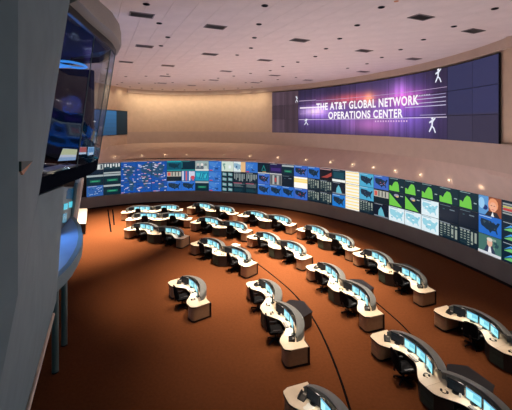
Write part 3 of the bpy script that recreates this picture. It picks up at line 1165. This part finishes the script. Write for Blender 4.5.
# left cap top and right cap top as seen in the photograph, height .75; some run out of the frame
CON = [
    ('front console, leftmost file', (129.5, 228.2), (183.2, 237), 'front of the leftmost file'),
    ('middle console, leftmost file', (130.5, 218.8), (188, 218.6), 'middle of the leftmost file'),
    ('back console, leftmost file', (124.6, 212), (180, 209.8), 'back of the leftmost file, nearest the wall'),
    ('front console, second file', (199.5, 243.8), (245.7, 262.3), 'front of the second file from left'),
    ('middle console, second file', (197.7, 222), (244.4, 230.6), 'middle of the second file from left'),
    ('back console, second file', (191.6, 206.9), (233.8, 213.5), 'back of the second file from left'),
    ('front console, third file', (256, 284), (294, 343), 'just right of the lone console'),
    ('middle console, third file', (255.7, 237.2), (301, 255.7), 'middle of the third file from left'),
    ('back console, third file', (243.6, 215.3), (289.2, 224), 'back of the third file from left'),
    ('middle console, fourth file', (314.6, 267), (370.3, 311.8), 'middle of the fourth file from left'),
    ('back console, fourth file', (302.5, 229), (352.5, 248.8), 'back of the fourth file from left'),
    ('front console, fourth file', (300, 393), None, 'cut off by the bottom edge at centre'),
    ('back console, fifth file', (360, 253.2), (424.5, 289.8), 'rear one under the green charts'),
    ('front console, fifth file', (384, 337), None, 'cut off by the bottom edge at right'),
    ('rightmost console', (446, 311), None, 'cut off by the right edge'),
    ('lone console', (178.5, 282), (198, 301.7), ''),
]
DIRS = {'front console, fourth file': (0.33, -0.944), 'front console, fifth file': (0.335, -0.942), 'rightmost console': (0.36, -0.933)}


# ---- what stands on the consoles: prototypes
def make_monitor(lit, seed):
    t = thing('monitor', 'x', 'monitor')
    q = MB(); q.box(-.25, .25, -.02, .02, .04, .40); obj('housing', q, M['black'], t, bevel=.006)
    q = MB(); q.box(-.025, .025, .0, .04, .015, .15); obj('neck', q, M['black'], t)
    q = MB(); q.lathe([(.11, 0), (.11, .012), (.05, .02)], 12); obj('foot', q, M['black'], t)
    p = Pic((130, 212, 224) if lit else (6, 12, 16), seed)
    if lit:
        p.rect(0, .88, 1, 1, (90, 160, 196))
        p.rect(.05, .1, .45, .8, (170, 232, 236)); p.rect(.5, .45, .95, .8, (110, 192, 212)); p.rect(.5, .1, .95, .4, (156, 222, 230))
    else:
        p.rect(.05, .8, .5, .9, (14, 26, 32)); p.rect(.05, .2, .8, .6, (10, 18, 24))
    s = obj('picture', picture_mesh('picture', p.mesh(), .47, .335), M['monitor'], t, recalc=False)
    s.location = (0, -.0215, .052)
    return t


def make_keyboard():
    t = thing('keyboard', 'x', 'keyboard')
    q = MB(); q.box(-.22, .22, -.075, .075, 0, .02); obj('keyboard_case', q, M['black'], t)
    q = MB()
    for r_ in range(4):
        for k in range(12):
            q.box(-.205 + k * .0345, -.205 + k * .0345 + .028, -.064 + r_ * .033, -.064 + r_ * .033 + .027, .02, .027)
    o = obj('keys', q, M['keys'], t); o['kind'] = 'stuff'
    return t


def make_phone():
    t = thing('desk_phone', 'x', 'phone')
    q = MB(); q.add([(-.12, -.13, 0), (.12, -.13, 0), (.12, .13, 0), (-.12, .13, 0), (-.12, -.13, .03), (.12, -.13, .03), (.12, .13, .12), (-.12, .13, .12)],
                    [(0, 3, 2, 1), (4, 5, 6, 7), (0, 1, 5, 4), (1, 2, 6, 5), (2, 3, 7, 6), (3, 0, 4, 7)])
    obj('phone_base', q, M['black'], t)
    q = MB(); q.tube([(-.085, -.12, .055), (-.085, -.10, .085), (-.085, .08, .14), (-.085, .12, .14)], .026, 8); obj('handset', q, M['black'], t, smooth=60)
    q = MB(); q.box(.0, .1, .03, .1, .085, .115); obj('display_window', q, M['keys'], t)
    return t


def make_headset():
    t = thing('headset', 'x', 'headset')
    q = MB(); q.tube([(.09 * cos(a * pi / 8), .10 * sin(a * pi / 8), .03) for a in range(9)], .012, 6); obj('headband', q, M['black'], t, smooth=60)
    for x in (-.09, .09):
        q = MB(); q.lathe([(.035, 0), (.04, .02), (.035, .05)], 10, Matrix.Translation((x, 0, 0))); obj('earpiece', q, M['black'], t, smooth=40)
    q = MB(); q.tube([(-.09, 0, .02), (-.06, -.07, .018), (0, -.10, .016)], .007, 5); obj('microphone_boom', q, M['black'], t)
    return t


def make_mug():
    t = thing('mug', 'x', 'mug')
    q = MB(); q.lathe([(.036, 0), (.04, .095), (.034, .095), (.03, .01)], 12); obj('cup', q, M['mug'], t, smooth=40)
    q = MB(); q.tube([(.038, 0, .075), (.065, 0, .07), (.068, 0, .04), (.038, 0, .025)], .007, 5); obj('handle', q, M['mug'], t)
    return t


def make_papers():
    t = thing('paper_stack', 'x', 'papers')
    for k in range(3):
        q = MB(); q.box(-.11, .11, -.15, .15, .003 * k, .003 * k + .002, Matrix.Rotation(radians(12 * (k - 1)), 4, 'Z'))
        obj('sheet', q, M['paper'], t)
    return t


def make_chair():
    t = thing('office_chair', 'x', 'chair')
    q = MB()
    pts = [(-.24, -.22), (-.2, -.26), (.2, -.26), (.24, -.22), (.25, .2), (.2, .25), (-.2, .25), (-.25, .2)]
    q.prism([(x * 1.12, y * 1.12) for x, y in pts], .43, .52); obj('seat', q, M['black_fabric'], t, bevel=.02, smooth=40)
    q = MB(); rows = []
    for i in range(9):
        a = radians(-50 + 100 * i / 8)
        x, y = .34 * sin(a), -.30 + .08 * (1 - cos(a)) * 2.2
        top = 1.14 - .10 * (abs(a) / radians(50)) ** 3
        rows.append([(x, y, .56), (x * 1.05, y - .03, .8), (x * .92, y - .07, top), (x * .92, y - .12, top), (x * 1.05, y - .085, .8), (x, y - .05, .56)])
    q.sweep(rows); obj('backrest', q, M['black_fabric'], t, smooth=50)
    q = MB(); q.box(-.04, .04, -.37, -.33, .42, .62); obj('back_bracket', q, M['black'], t)
    for sg in (-1, 1):
        q = MB(); q.tube([(sg * .25, .05, .46), (sg * .31, .06, .5), (sg * .31, .05, .60)], .018, 6); q.box(sg * .31 - .035, sg * .31 + .035, -.16, .14, .60, .63)
        obj('armrest', q, M['black'], t)
    q = MB(); q.lathe([(.03, .10), (.03, .40), (.09, .43)], 10); obj('gas_column', q, M['black'], t, smooth=40)
    q = MB()
    for k in range(5):
        a = 2 * pi * k / 5 + .3
        q.add(*star_leg(a))
    obj('star_base', q, M['black'], t)
    for k in range(5):
        a = 2 * pi * k / 5 + .3
        q = MB(); q.lathe([(.03, -.02), (.03, .02)], 10, Matrix.Translation((.31 * cos(a), .31 * sin(a), .03)) @ Matrix.Rotation(a, 4, 'Z') @ Matrix.Rotation(pi / 2, 4, 'X'))
        obj('caster', q, M['black'], t)
    return t


def star_leg(a):
    c_, s_ = cos(a), sin(a)
    vs = []
    for r, z0, z1, w in ((.0, .08, .14, .035), (.33, .055, .08, .022)):
        for z in (z0, z1):
            for sg in (-1, 1):
                vs.append((r * c_ - sg * w * s_, r * s_ + sg * w * c_, z))
    return vs, [(0, 1, 3, 2), (4, 6, 7, 5), (0, 4, 5, 1), (2, 3, 7, 6), (0, 2, 6, 4), (1, 5, 7, 3)]


proto_lit = [make_monitor(True, 3), None]
protos = {}
used = set()


def place(kind, maker, mtx, rz_local, label, group, cat=None):
    if kind not in protos:
        protos[kind] = maker()
        t = protos[kind]
    elif kind not in used:
        t = protos[kind]
    else:
        t = copy_tree(protos[kind])
    used.add(kind)
    t.location = mtx.to_translation()
    t.rotation_euler = (0, 0, mtx.to_euler().z + rz_local)
    t['label'] = label
    t['group'] = group
    if kind == 'chair':
        t.scale = (1.1, 1.1, 1.06)
    return t


protos['lit'] = proto_lit[0]
rnd = random.Random(11)
console_proto = {}
for name, L, R, where in CON:
    bays = BAYS1 if name == 'lone console' else BAYS2
    H = half_len(bays) - .35
    pl = ground(*L, z=.75)
    if R is not None:
        pr = ground(*R, z=.75)
        ax = (pr - pl); ax.z = 0; ax.normalize()
        midp = (pl + pr) / 2
    else:
        ax = Vector((*DIRS[name], 0)).normalized()
        midp = pl + ax * H
    bk = Vector((-ax.y, ax.x, 0))
    org = midp + bk * .50
    org.z = 0
    rz = atan2(ax.y, ax.x)
    if name == 'lone console':
        label = 'lone short one-seat console desk standing apart on the open carpet'
    else:
        label = f'wavy cream two-seat console desk with grey hoods, {where}'
    key = len(bays)
    if key not in console_proto:
        t = make_console(bays, label)
        console_proto[key] = t
    else:
        t = copy_tree(console_proto[key])
        t['label'] = label
    t.location = org
    t.rotation_euler = (0, 0, rz)
    mtx = Matrix.Translation(org) @ Matrix.Rotation(rz, 4, 'Z')
    # unseen fill lamp added above the console to brighten the ceiling
    l = bpy.data.lights.new('ceiling_fill', 'AREA')
    l.energy = UP_POWER * (0.6 if key == 1 else 1)
    l.color = UP_COLOR
    l.size = .5
    lo = bpy.data.objects.new('ceiling_fill', l)
    C.objects.link(lo)
    lo.parent = t
    lo.location = (.1, .9, 1.2) if key == 2 else (0, .62, 1.35)
    lo.rotation_euler = (pi, 0, 0)
    for k in bays:          # task light under the front lip of each hood
        l = bpy.data.lights.new('task_light', 'AREA')
        l.shape = 'RECTANGLE'
        l.size, l.size_y = 1.5, .05
        l.energy = TASK_POWER
        l.color = (1, .86, .72)
        lo = bpy.data.objects.new('task_light', l)
        C.objects.link(lo)
        lo.parent = t
        lo.location = (k, CV + 1.93, 1.20)
        lo.rotation_euler = (radians(-28), 0, 0)
    for bi, k in enumerate(bays):
        seat = '' if len(bays) == 1 else ('left seat, ' if bi == 0 else 'right seat, ')
        seatof = 'the only seat, ' if len(bays) == 1 else seat
        angs = (-23.4, -7.8, 7.8, 23.4)
        for mi, a in enumerate(angs):
            ra = radians(a)
            x, y = arc(k, 2.02, ra)
            dark = (mi == 0)
            kind = 'dark' if dark else 'lit'
            look = 'black unlit flat monitor' if dark else 'cyan-lit flat monitor'
            place(kind, (lambda: make_monitor(False, 5)), mtx @ Matrix.Translation((x, y, .755)), -ra,
                  f'{look}, {ORD[mi + 1]} from left, {seatof}{name}', 'flat monitors on the consoles')
        jx = rnd.uniform(-.1, .1)
        x, y = arc(k, 1.80, radians(jx * 40))
        place('keyboard', make_keyboard, mtx @ Matrix.Translation((x, y, .755)), -radians(jx * 40), f'dark keyboard with grey keys before the {seatof}{name}', 'keyboards on the consoles')
        sx = (-1 if bi == 0 else 1)
        px_, py_ = (k + sx * 1.12, -.52)
        place('phone', make_phone, mtx @ Matrix.Translation((px_, py_, .755)), rnd.uniform(-.5, .5) - sx * .5, f'black desk phone at the cabinet end, {seatof}{name}', 'black desk phones')
        if len(bays) == 1:
            place('phone', make_phone, mtx @ Matrix.Translation((-1.22, -.40, .755)), .6, f'second black phone at the left end of the {name}', 'black desk phones')
        place('headset', make_headset, mtx @ Matrix.Translation((k - sx * .95, -.62 + rnd.uniform(-.06, .06), .755)), rnd.uniform(0, 6), f'black headset lying on the worktop, {seatof}{name}', 'headsets on the consoles')
        if rnd.random() < .6:
            place('papers', make_papers, mtx @ Matrix.Translation((k + sx * .72, -.50, .755)), rnd.uniform(-.6, .6), f'loose white paper sheets on the worktop, {seatof}{name}', 'papers on the consoles')
        if rnd.random() < .5:
            place('mug', make_mug, mtx @ Matrix.Translation((k - sx * .62, -.30, .755)), rnd.uniform(0, 6), f'white mug on the worktop, {seatof}{name}', 'mugs on the consoles')
        place('chair', make_chair, mtx @ Matrix.Translation((k + rnd.uniform(-.15, .15), -.70 + rnd.uniform(-.10, .06), 0)), rnd.uniform(-.45, .45),
              f'black swivel office chair drawn up to the {seatof}{name}', 'black operator chairs')
    if name == 'front console, second file':  # added white box, stands in for the brightly lit cabinet top
        q = thing('lit_top_box', 'white box standing in for the lit cabinet top behind the front console, second file', 'box', mtx @ Vector((.1, .8, .70)), rz)
        b = MB(); b.box(-.28, .28, -.2, .2, 0, .25); obj('white_block', b, M['paper'], q, bevel=.01)
        b = MB(); b.box(-.29, .29, -.21, .21, .2, .27); obj('white_cap', b, M['paper'], q)

# ------------------------------------------------------------------ dark strips let into the carpet


def strip(pts, w, label):
    P_ = [ground(*p) for p in pts]
    fine = []
    for i in range(len(P_) - 1):
        p0, p1, p2, p3 = P_[max(i - 1, 0)], P_[i], P_[i + 1], P_[min(i + 2, len(P_) - 1)]
        for k in range(6):
            s = k / 6
            fine.append(.5 * ((2 * p1) + (p2 - p0) * s + (2 * p0 - 5 * p1 + 4 * p2 - p3) * s * s + (3 * p1 - p0 - 3 * p2 + p3) * s ** 3))
    fine.append(P_[-1])
    rows = []
    for i, p in enumerate(fine):
        t = (fine[min(i + 1, len(fine) - 1)] - fine[max(i - 1, 0)]).normalized()
        n = Vector((-t.y, t.x, 0)) * w / 2
        rows.append([tuple(p - n + Vector((0, 0, .0))), tuple(p - n * .7 + Vector((0, 0, .015))), tuple(p + n * .7 + Vector((0, 0, .015))), tuple(p + n)])
    b = MB(); b.sweep(rows)
    o = obj('cable_strip', b, M['strip'], floor)
    o['label'] = label
    return o


strip([(250, 257), (256, 262.5), (271, 274), (290, 290), (305, 307), (317.5, 326), (329, 350), (341, 381), (352, 416)], .09, 'long curved dark strip in the carpet at centre')
strip([(352, 284), (368, 296), (384, 309), (404, 327), (420, 345)], .08, 'short dark strip in the carpet at right')
strip([(107.8, 209.5), (109.3, 220), (111, 232)], .14, 'left of two dark strips at far left')
strip([(112.6, 209.5), (114.2, 225)], .14, 'right of two dark strips at far left')

# ------------------------------------------------------------------ gallery on the left: leaning wall, glass bay, canopy
def lerp_rows(A, B, n):
    return [a.lerp(c, 0) for a, c in zip(A, B)]


def slab(rows_a, rows_b, thick, nrm):
    """closed sheet between two polylines, thickened along nrm"""
    off = Vector(nrm) * thick
    rows = [[tuple(a), tuple(c), tuple(c + off), tuple(a + off)] for a, c in zip(rows_a, rows_b)]
    b = MB(); b.sweep(rows)
    return b


E0, E1 = P(70, 0, 6.0), P(39, 194.5, 7.2)
sl = (E0 - E1) / (E0.z - E1.z)
Etop = E1 + sl * (CEIL - E1.z)
zs = [EYE - 1.51 + (CEIL - (EYE - 1.51)) * i / 6 for i in range(7)]
edge = [E1 + sl * (z - E1.z) for z in zs]
corner = [Vector((-2.10, 3.0, z)) for z in zs]
wall_left = struct('wall_left', slab(corner, edge, .5, (-.6, -.3, 0)), M['left_wall'], smooth=30)
# below the bay: the wall runs on to the right and down to its pale rim
ap0 = P(64, 186, 8.3); ap1 = P(56.5, 300, 11.0); ap2 = P(52, 314, 10.8)
zb = [ap0.z, 7.0, 6.0, 5.0, ap1.z, ap2.z]
ap = [ap0.lerp(ap1, (ap0.z - z) / (ap0.z - ap1.z)) for z in zb[:-1]] + [ap2]
lowc = [Vector((-2.10 - .9 * ((EYE - 1.51 - z) / 4.5), 3.0, z)) for z in zb]
b = MB()
rows = []
for a, c in zip(lowc, ap):
    k_ = max(0.0, 1 - (zb[0] - a.z) / 3.0)
    row = []
    for s in (0, .1, .2, .3, .4, .55, .7, .85, 1):
        p = a + (c - a) * s
        e1 = E1 + (a - lowc[0]) * .3
        e1.z = a.z
        q = a.lerp(e1, s / .7) if s <= .7 else e1.lerp(c, (s - .7) / .3)
        row.append(p.lerp(q, k_))
    rows.append([tuple(p) for p in row] + [tuple(p + Vector((-.5, -.25, 0))) for p in reversed(row)])
b.sweep(rows)
struct('wall_left_lower', b, M['left_wall'], smooth=40)
rim0 = [Vector(p) for p in rows[-1][:9]]
b = MB(); b.tube([p + Vector((.03, .02, -.02)) for p in rim0], .05, 6)
struct('trim_5', b, M['rim'], smooth=60)
# wall to the left of the corner, facing the camera
cz = [(p.x, p.z) for p in reversed(corner)] + [(p.x, p.z) for p in lowc[1:]]
b = MB(); b.sweep([[(x, 3.0, z), (x + .42, .35, z), (x - .1, .35, z), (x - .5, 2.9, z)] for x, z in cz])
struct('wall_near', b, M['left_wall'])
# small dark green wedge with an orange sliver in the corner of the wall
bz = EYE - 45 / F * 3.0
be = E1 + sl * (bz - E1.z)
bd = Vector((be.x + 2.10, be.y - 3.0, 0)).normalized()
bn = Vector((bd.y, -bd.x, 0)) * .02
def wedge(A, Bq, Cq):
    q = MB(); vs = [Vector(p) for p in (A, Bq, Cq)]
    q.add(vs + [p + bn for p in vs], [(0, 1, 2), (5, 4, 3), (0, 3, 4, 1), (1, 4, 5, 2), (2, 5, 3, 0)])
    return q
b0 = Vector((-2.10, 3.0, bz)) + bd * .05
br = obj('corner_wedge', wedge(b0 + Vector((0, 0, .055)), b0 + bd * 1.1 + Vector((0, 0, -.045)), b0 + Vector((0, 0, -.035))), M['green_dark'], wall_left)
br['label'] = 'dark green triangular wedge'
obj('foot', wedge(b0 + Vector((0, 0, -.036)), b0 + bd * .95 + Vector((0, 0, -.046)), b0 + bd * .15 + Vector((0, 0, -.085))), M['orange'], br)

ZT, ZB = EYE + 2.2, EYE - 1.5
TOPC = [(69, 4), (78, 12), (87, 21), (95.5, 28.5), (105, 36.5), (112, 43), (116, 49.5)]
BOTC = [(39, 194.3), (50, 189.5), (62, 184.8), (75, 180.5), (84, 177), (91, 173.8), (97, 169.5)]


def at_h(px, py, z):
    Z = (z - EYE) * F / (HOR - py)
    return Vector(((px - 256) / F * Z, Z, z))


T = [at_h(*q, ZT) for q in TOPC]
Bm = [at_h(*q, ZB) for q in BOTC]
# the end of the bay turns back towards the gallery
T += [T[-1] + Vector((-1.0, 1.3, 0)), T[-1] + Vector((-3.2, 2.0, 0))]
Bm += [Bm[-1] + Vector((-.8, 1.2, 0)), Bm[-1] + Vector((-3.0, 1.9, 0))]
bay = struct('window_1', slab([p + Vector((0, 0, -.16)) for p in T], [p + Vector((0, 0, .02)) for p in T], .12, (-.6, -.3, 0)), M['black'], smooth=30)
sill = [p.lerp(q, .10) for p, q in zip(Bm, T)]
obj('sill_panel', slab(Bm, sill, .10, (-.6, -.3, 0)), M['black_gloss'], bay, smooth=30)
seg = [(0, 3), (3, 5), (5, 6), (6, 7), (7, 8)]
for a, c in seg:
    b = MB()
    r0, r1 = sill[a:c + 1], T[a:c + 1]
    off = Vector((-.01, -.005, 0))
    b.sweep([[tuple(p), tuple(q), tuple(q + off), tuple(p + off)] for p, q in zip(r0, r1)])
    obj('pane', b, M['glass'], bay, smooth=30)
for k in (3, 5, 6):
    b = MB(); b.tube([sill[k], T[k]], .012, 6); obj('mullion', b, M['left_teal'], bay)
# ring above the glass: underside and rounded fascia
KR = [(78, 0), (85, 7), (99, 21), (111, 30), (118.5, 40), (120.5, 48), (117, 55)]
K = [at_h(*q, ZT) for q in KR]
K += [K[-1] + Vector((-.9, 1.2, 0)), K[-1] + Vector((-3.2, 2.0, 0))]
rows = []
for p, q in zip(T, K):
    out_ = (q - p); out_.z = 0
    rows.append([tuple(p + Vector((0, 0, .0))), tuple(q), tuple(q + out_ * .12 + Vector((0, 0, .10))), tuple(q + Vector((0.02, 0, .42))), tuple(p + Vector((-.3, 0, .42)))])
b = MB(); b.sweep(rows)
struct('trim_6', b, M['ring'], smooth=35)
# inside the bay: floor, rear wall, counter, cyan glow ring
b = MB()
b.prism([(p.x - .06, p.y - .03) for p in Bm[:7]] + [(-9.5, 13.5), (-11, 8)], ZB - .02, ZB + .02)
struct('floor_gallery', b, M['navy'])
b = MB(); b.prism([(-6.75, 13.9), (-12, 12.5), (-12, 12.8), (-6.75, 14.2)], ZB, ZT); b.prism([(-5.2, 6.2), (-12, 12.5), (-12.2, 12.3), (-5.4, 6.0)], ZB, ZT)
struct('wall_gallery', b, M['navy'])
b = MB(); b.prism([(p.x - .05, p.y) for p in T[:7]] + [(-9.5, 14), (-11, 8)], ZT + .03, ZT + .25)
struct('ceiling_gallery', b, M['navy'])
# counter in the bay
q0, q1 = at_h(47, 171, EYE - 1.12), at_h(77, 163, EYE - 1.12)
q0, q1 = Vector(P(47, 172, 8.6)), Vector(P(77, 164.5, 10.2))
t = thing('gallery_counter', 'long pale-edged counter inside the glass bay at left', 'counter')
b = MB(); dn = Vector((-.9, .45, 0)) * .6
b.add([q0, q1, q1 + dn, q0 + dn, q0 - Vector((0, 0, .05)), q1 - Vector((0, 0, .05)), q1 + dn - Vector((0, 0, .05)), q0 + dn - Vector((0, 0, .05))],
      [(0, 1, 2, 3), (7, 6, 5, 4), (0, 4, 5, 1), (1, 5, 6, 2), (2, 6, 7, 3), (3, 7, 4, 0)])
obj('counter_top', b, M['white_cab'], t)
b = MB(); z_ = Vector((0, 0, ZB + .02 - q0.z)); i0, i1 = q0 + dn * .3 - Vector((0, 0, .05)), q1 + dn * .3 - Vector((0, 0, .05))
b.add([i0, i1, i1 + dn * .5, i0 + dn * .5] + [Vector((p.x, p.y, ZB + .02)) for p in (i0, i1, i1 + dn * .5, i0 + dn * .5)],
      [(0, 1, 2, 3), (7, 6, 5, 4), (0, 4, 5, 1), (1, 5, 6, 2), (2, 6, 7, 3), (3, 7, 4, 0)])
obj('counter_base', b, M['navy'], t)


def leaning_screen(name, label, quad, Z, polys):
    """a real monitor standing in the bay: corners of its face measured in the photograph at depth Z"""
    pts = [P(x, y, Z + d) for (x, y), d in zip(quad, (0, .25, .25, 0))]
    ex, ez = pts[1] - pts[0], pts[3] - pts[0]
    nn = ex.cross(ez).normalized()
    if nn.y > 0:
        nn = -nn
    t = thing(name, label, 'monitor')
    b = MB()
    back = -nn * .05
    b.add([p - nn * .004 for p in pts] + [p + back for p in pts], [(0, 1, 2, 3), (7, 6, 5, 4), (0, 4, 5, 1), (1, 5, 6, 2), (2, 6, 7, 3), (3, 7, 4, 0)])
    obj('housing', b, M['black'], t)
    b = MB()
    for k, (pp, c) in enumerate(polys):
        b.add([pts[0] + ex * u + (ez * (1 - u) + (pts[2] - pts[1]) * u) * v + nn * .003 * k for u, v in pp], [tuple(range(len(pp)))], srgb(*c))
    obj('picture', b, M['screen'], t, recalc=False)
    b = MB(); m_ = (pts[0] + pts[1]) / 2
    b.tube([m_ + back * 2, m_ + back * 2 - Vector((0, 0, .12))], .03, 6); b.lathe([(.12, -.14), (.12, -.12)], 10, Matrix.Translation(m_ + back * 2))
    obj('stand', b, M['black'], t)


p = Pic((214, 214, 220), 1); p.rect(0, .5, 1, 1, (206, 206, 160)); p.rect(0, 0, 1, .3, (150, 176, 206))
leaning_screen('monitor', 'yellow and white lit monitor on the counter inside the glass bay', [(58, 161), (75.5, 160), (77.5, 149.5), (63, 148.5)], 9.5, p.mesh())
p = Pic((190, 160, 160), 1); p.rect(.05, .3, .95, .95, (186, 92, 80)); p.rect(0, 0, 1, .25, (200, 214, 230))
leaning_screen('monitor', 'red and white lit monitor inside the glass bay at left', [(78, 154.5), (86.5, 154), (87, 147), (79, 147)], 10.2, p.mesh())
p = Pic((150, 190, 224), 1); p.rect(.1, .4, .9, .9, (110, 156, 200)); p.rect(.2, .05, .8, .3, (220, 230, 238))
leaning_screen('monitor', 'pale blue lit monitor inside the glass bay, beside the red one', [(87.5, 155.5), (94, 154.5), (94.5, 147), (88, 147)], 10.4, p.mesh())
# glowing cyan oval, stands in for a blue reflection in the glass
t = thing('reflection_ring', 'glowing cyan oval ring standing in for a reflection in the dark glass bay', 'lamp', P(72, 65, 11.0))
b = MB(); b.lathe([(.30, .0), (.34, .05), (.38, .0), (.34, -.03), (.30, 0)], 28, Matrix.Diagonal((1.0, 1.9, 1, 1)), cap=False); obj('ring', b, M['cyan_glow'], t, smooth=50)
b = MB(); b.prism([(-.42, -.62), (.18, -.66), (.24, -.5), (.0, -.2), (-.42, -.1)], -.12, -.10); obj('glow_plate', b, M['cyan_glow'], t)
b = MB(); b.tube([(0, 0, .0), (0, 0, .25)], .02, 6); obj('stem', b, M['black'], t)
l = bpy.data.lights.new('bay_fill', 'POINT'); l.energy = 45; l.color = (.08, .28, 1); l.shadow_soft_size = .3
lo = bpy.data.objects.new('bay_fill', l); C.objects.link(lo); lo.parent = t; lo.location = (0, 0, -1.3)  # unseen fill lamp added to light the bay interior blue

# lower gallery: blue-lit canopy on posts, recessed wall and glazed strip above it
DC = 5.0
CV = [(70, 214), (76, 219), (81, 226), (83, 237), (81.5, 246), (78, 254), (72, 264), (64.5, 272), (57, 279)]
ed = [Vector(((x - 256) / F * (DC * F / (y - HOR)), DC * F / (y - HOR), EYE - DC)) for x, y in CV]
b = MB(); b.prism([(p.x, p.y) for p in ed] + [(-9.5, 9.5), (-14, 14), (-12, 19)], EYE - DC - .02, EYE - DC)
canopy = struct('trim_7', b, M['blue_canopy'])
b = MB(); b.sweep([[tuple(p + Vector((0, 0, .02))), tuple(p - Vector((0, 0, .42))), tuple(p - Vector((0, 0, .42)) + Vector((-.2, 0, 0))), tuple(p + Vector((-.2, 0, .02)))] for p in ed])
struct('trim_8', b, M['left_wall'], smooth=40)
for n_, (px, py) in enumerate(((55.3, 372), (64.3, 345))):
    g_ = ground(px, py)
    t = thing('gallery_post', ['nearer', 'farther'][n_] + ' slim teal post holding up the blue canopy', 'post', (g_.x, g_.y, 0), group='canopy posts')
    b = MB(); b.lathe([(.12, .04), (.12, EYE - DC - .03)], 12); obj('shaft', b, M['left_teal'], t, smooth=40)
    b = MB(); b.lathe([(.13, 0), (.13, .04)], 12); obj('base_plate', b, M['black'], t)
l = bpy.data.lights.new('gallery_glow', 'POINT'); l.energy = 260; l.color = (.22, .5, 1); l.shadow_soft_size = .3
lo = bpy.data.objects.new('gallery_glow', l); C.objects.link(lo); lo.location = (-9.0, 14.5, 6.6)
# glazed strip and leaning column above the canopy
gz = [P(60, 187, 15), P(75, 187, 19.5), P(69.5, 232, 18.0), P(55, 232, 15.0)]
b = MB(); o_ = Vector((-.15, .1, 0))
b.add(gz + [q + o_ for q in gz], [(0, 1, 2, 3), (7, 6, 5, 4), (0, 4, 5, 1), (1, 5, 6, 2), (2, 6, 7, 3), (3, 7, 4, 0)])
win2 = struct('window_2', b, M['left_teal'])
for quad, c in (([(64, 204), (68, 203), (67.5, 209), (63.5, 210)], (70, 190, 214)), ([(69, 202), (73, 201), (72.5, 207), (68.5, 208)], (84, 200, 220)), ([(63, 214), (67, 213), (66.5, 222), (62.5, 223)], (40, 120, 150)),
                ([(67, 188.5), (74, 188.5), (73, 199), (66, 199)], (16, 60, 86))):
    b = MB()
    pts = [P(x, y, 15 + (x - 60) * .30 - .25) for x, y in quad]
    b.add(pts, [(0, 1, 2, 3)], srgb(*c))
    b.add([p_ + Vector((-.04, .05, 0)) for p_ in pts], [(3, 2, 1, 0)], (0, 0, 0))
    obj('lit_pane', b, M['screen'], win2, recalc=False)
col_a, col_b = P(80, 178, 19.3), P(72, 227, 18.3)
b = MB(); b.tube([col_a, col_b], .22, 10); struct('trim_9', b, M['rim'], smooth=60)
b = MB(); b.tube([P(76.5, 183, 19.0), P(69.5, 230, 18.0)], .10, 8); struct('trim_10', b, M['left_teal'], smooth=60)

# pale counter with a dark front at the far left
t = thing('service_counter', 'pale-topped counter with black front at the far left by the video wall', 'counter')
ca_, cb_, cc_, cd_ = ground(77, 223.5, .95), ground(86, 223.5, .95), ground(87.3, 208.5, .95), ground(78.5, 208.5, .95)
b = MB(); b.prism([(p.x, p.y) for p in (ca_, cb_, cc_, cd_)], .90, .95); obj('counter_top', b, M['white_cab'], t)
ctr = (ca_ + cb_ + cc_ + cd_) / 4
b = MB(); b.prism([(ctr.x + (p.x - ctr.x) * .94, ctr.y + (p.y - ctr.y) * .97) for p in (ca_, cb_, cc_, cd_)], 0, .90); obj('counter_body', b, M['black'], t)
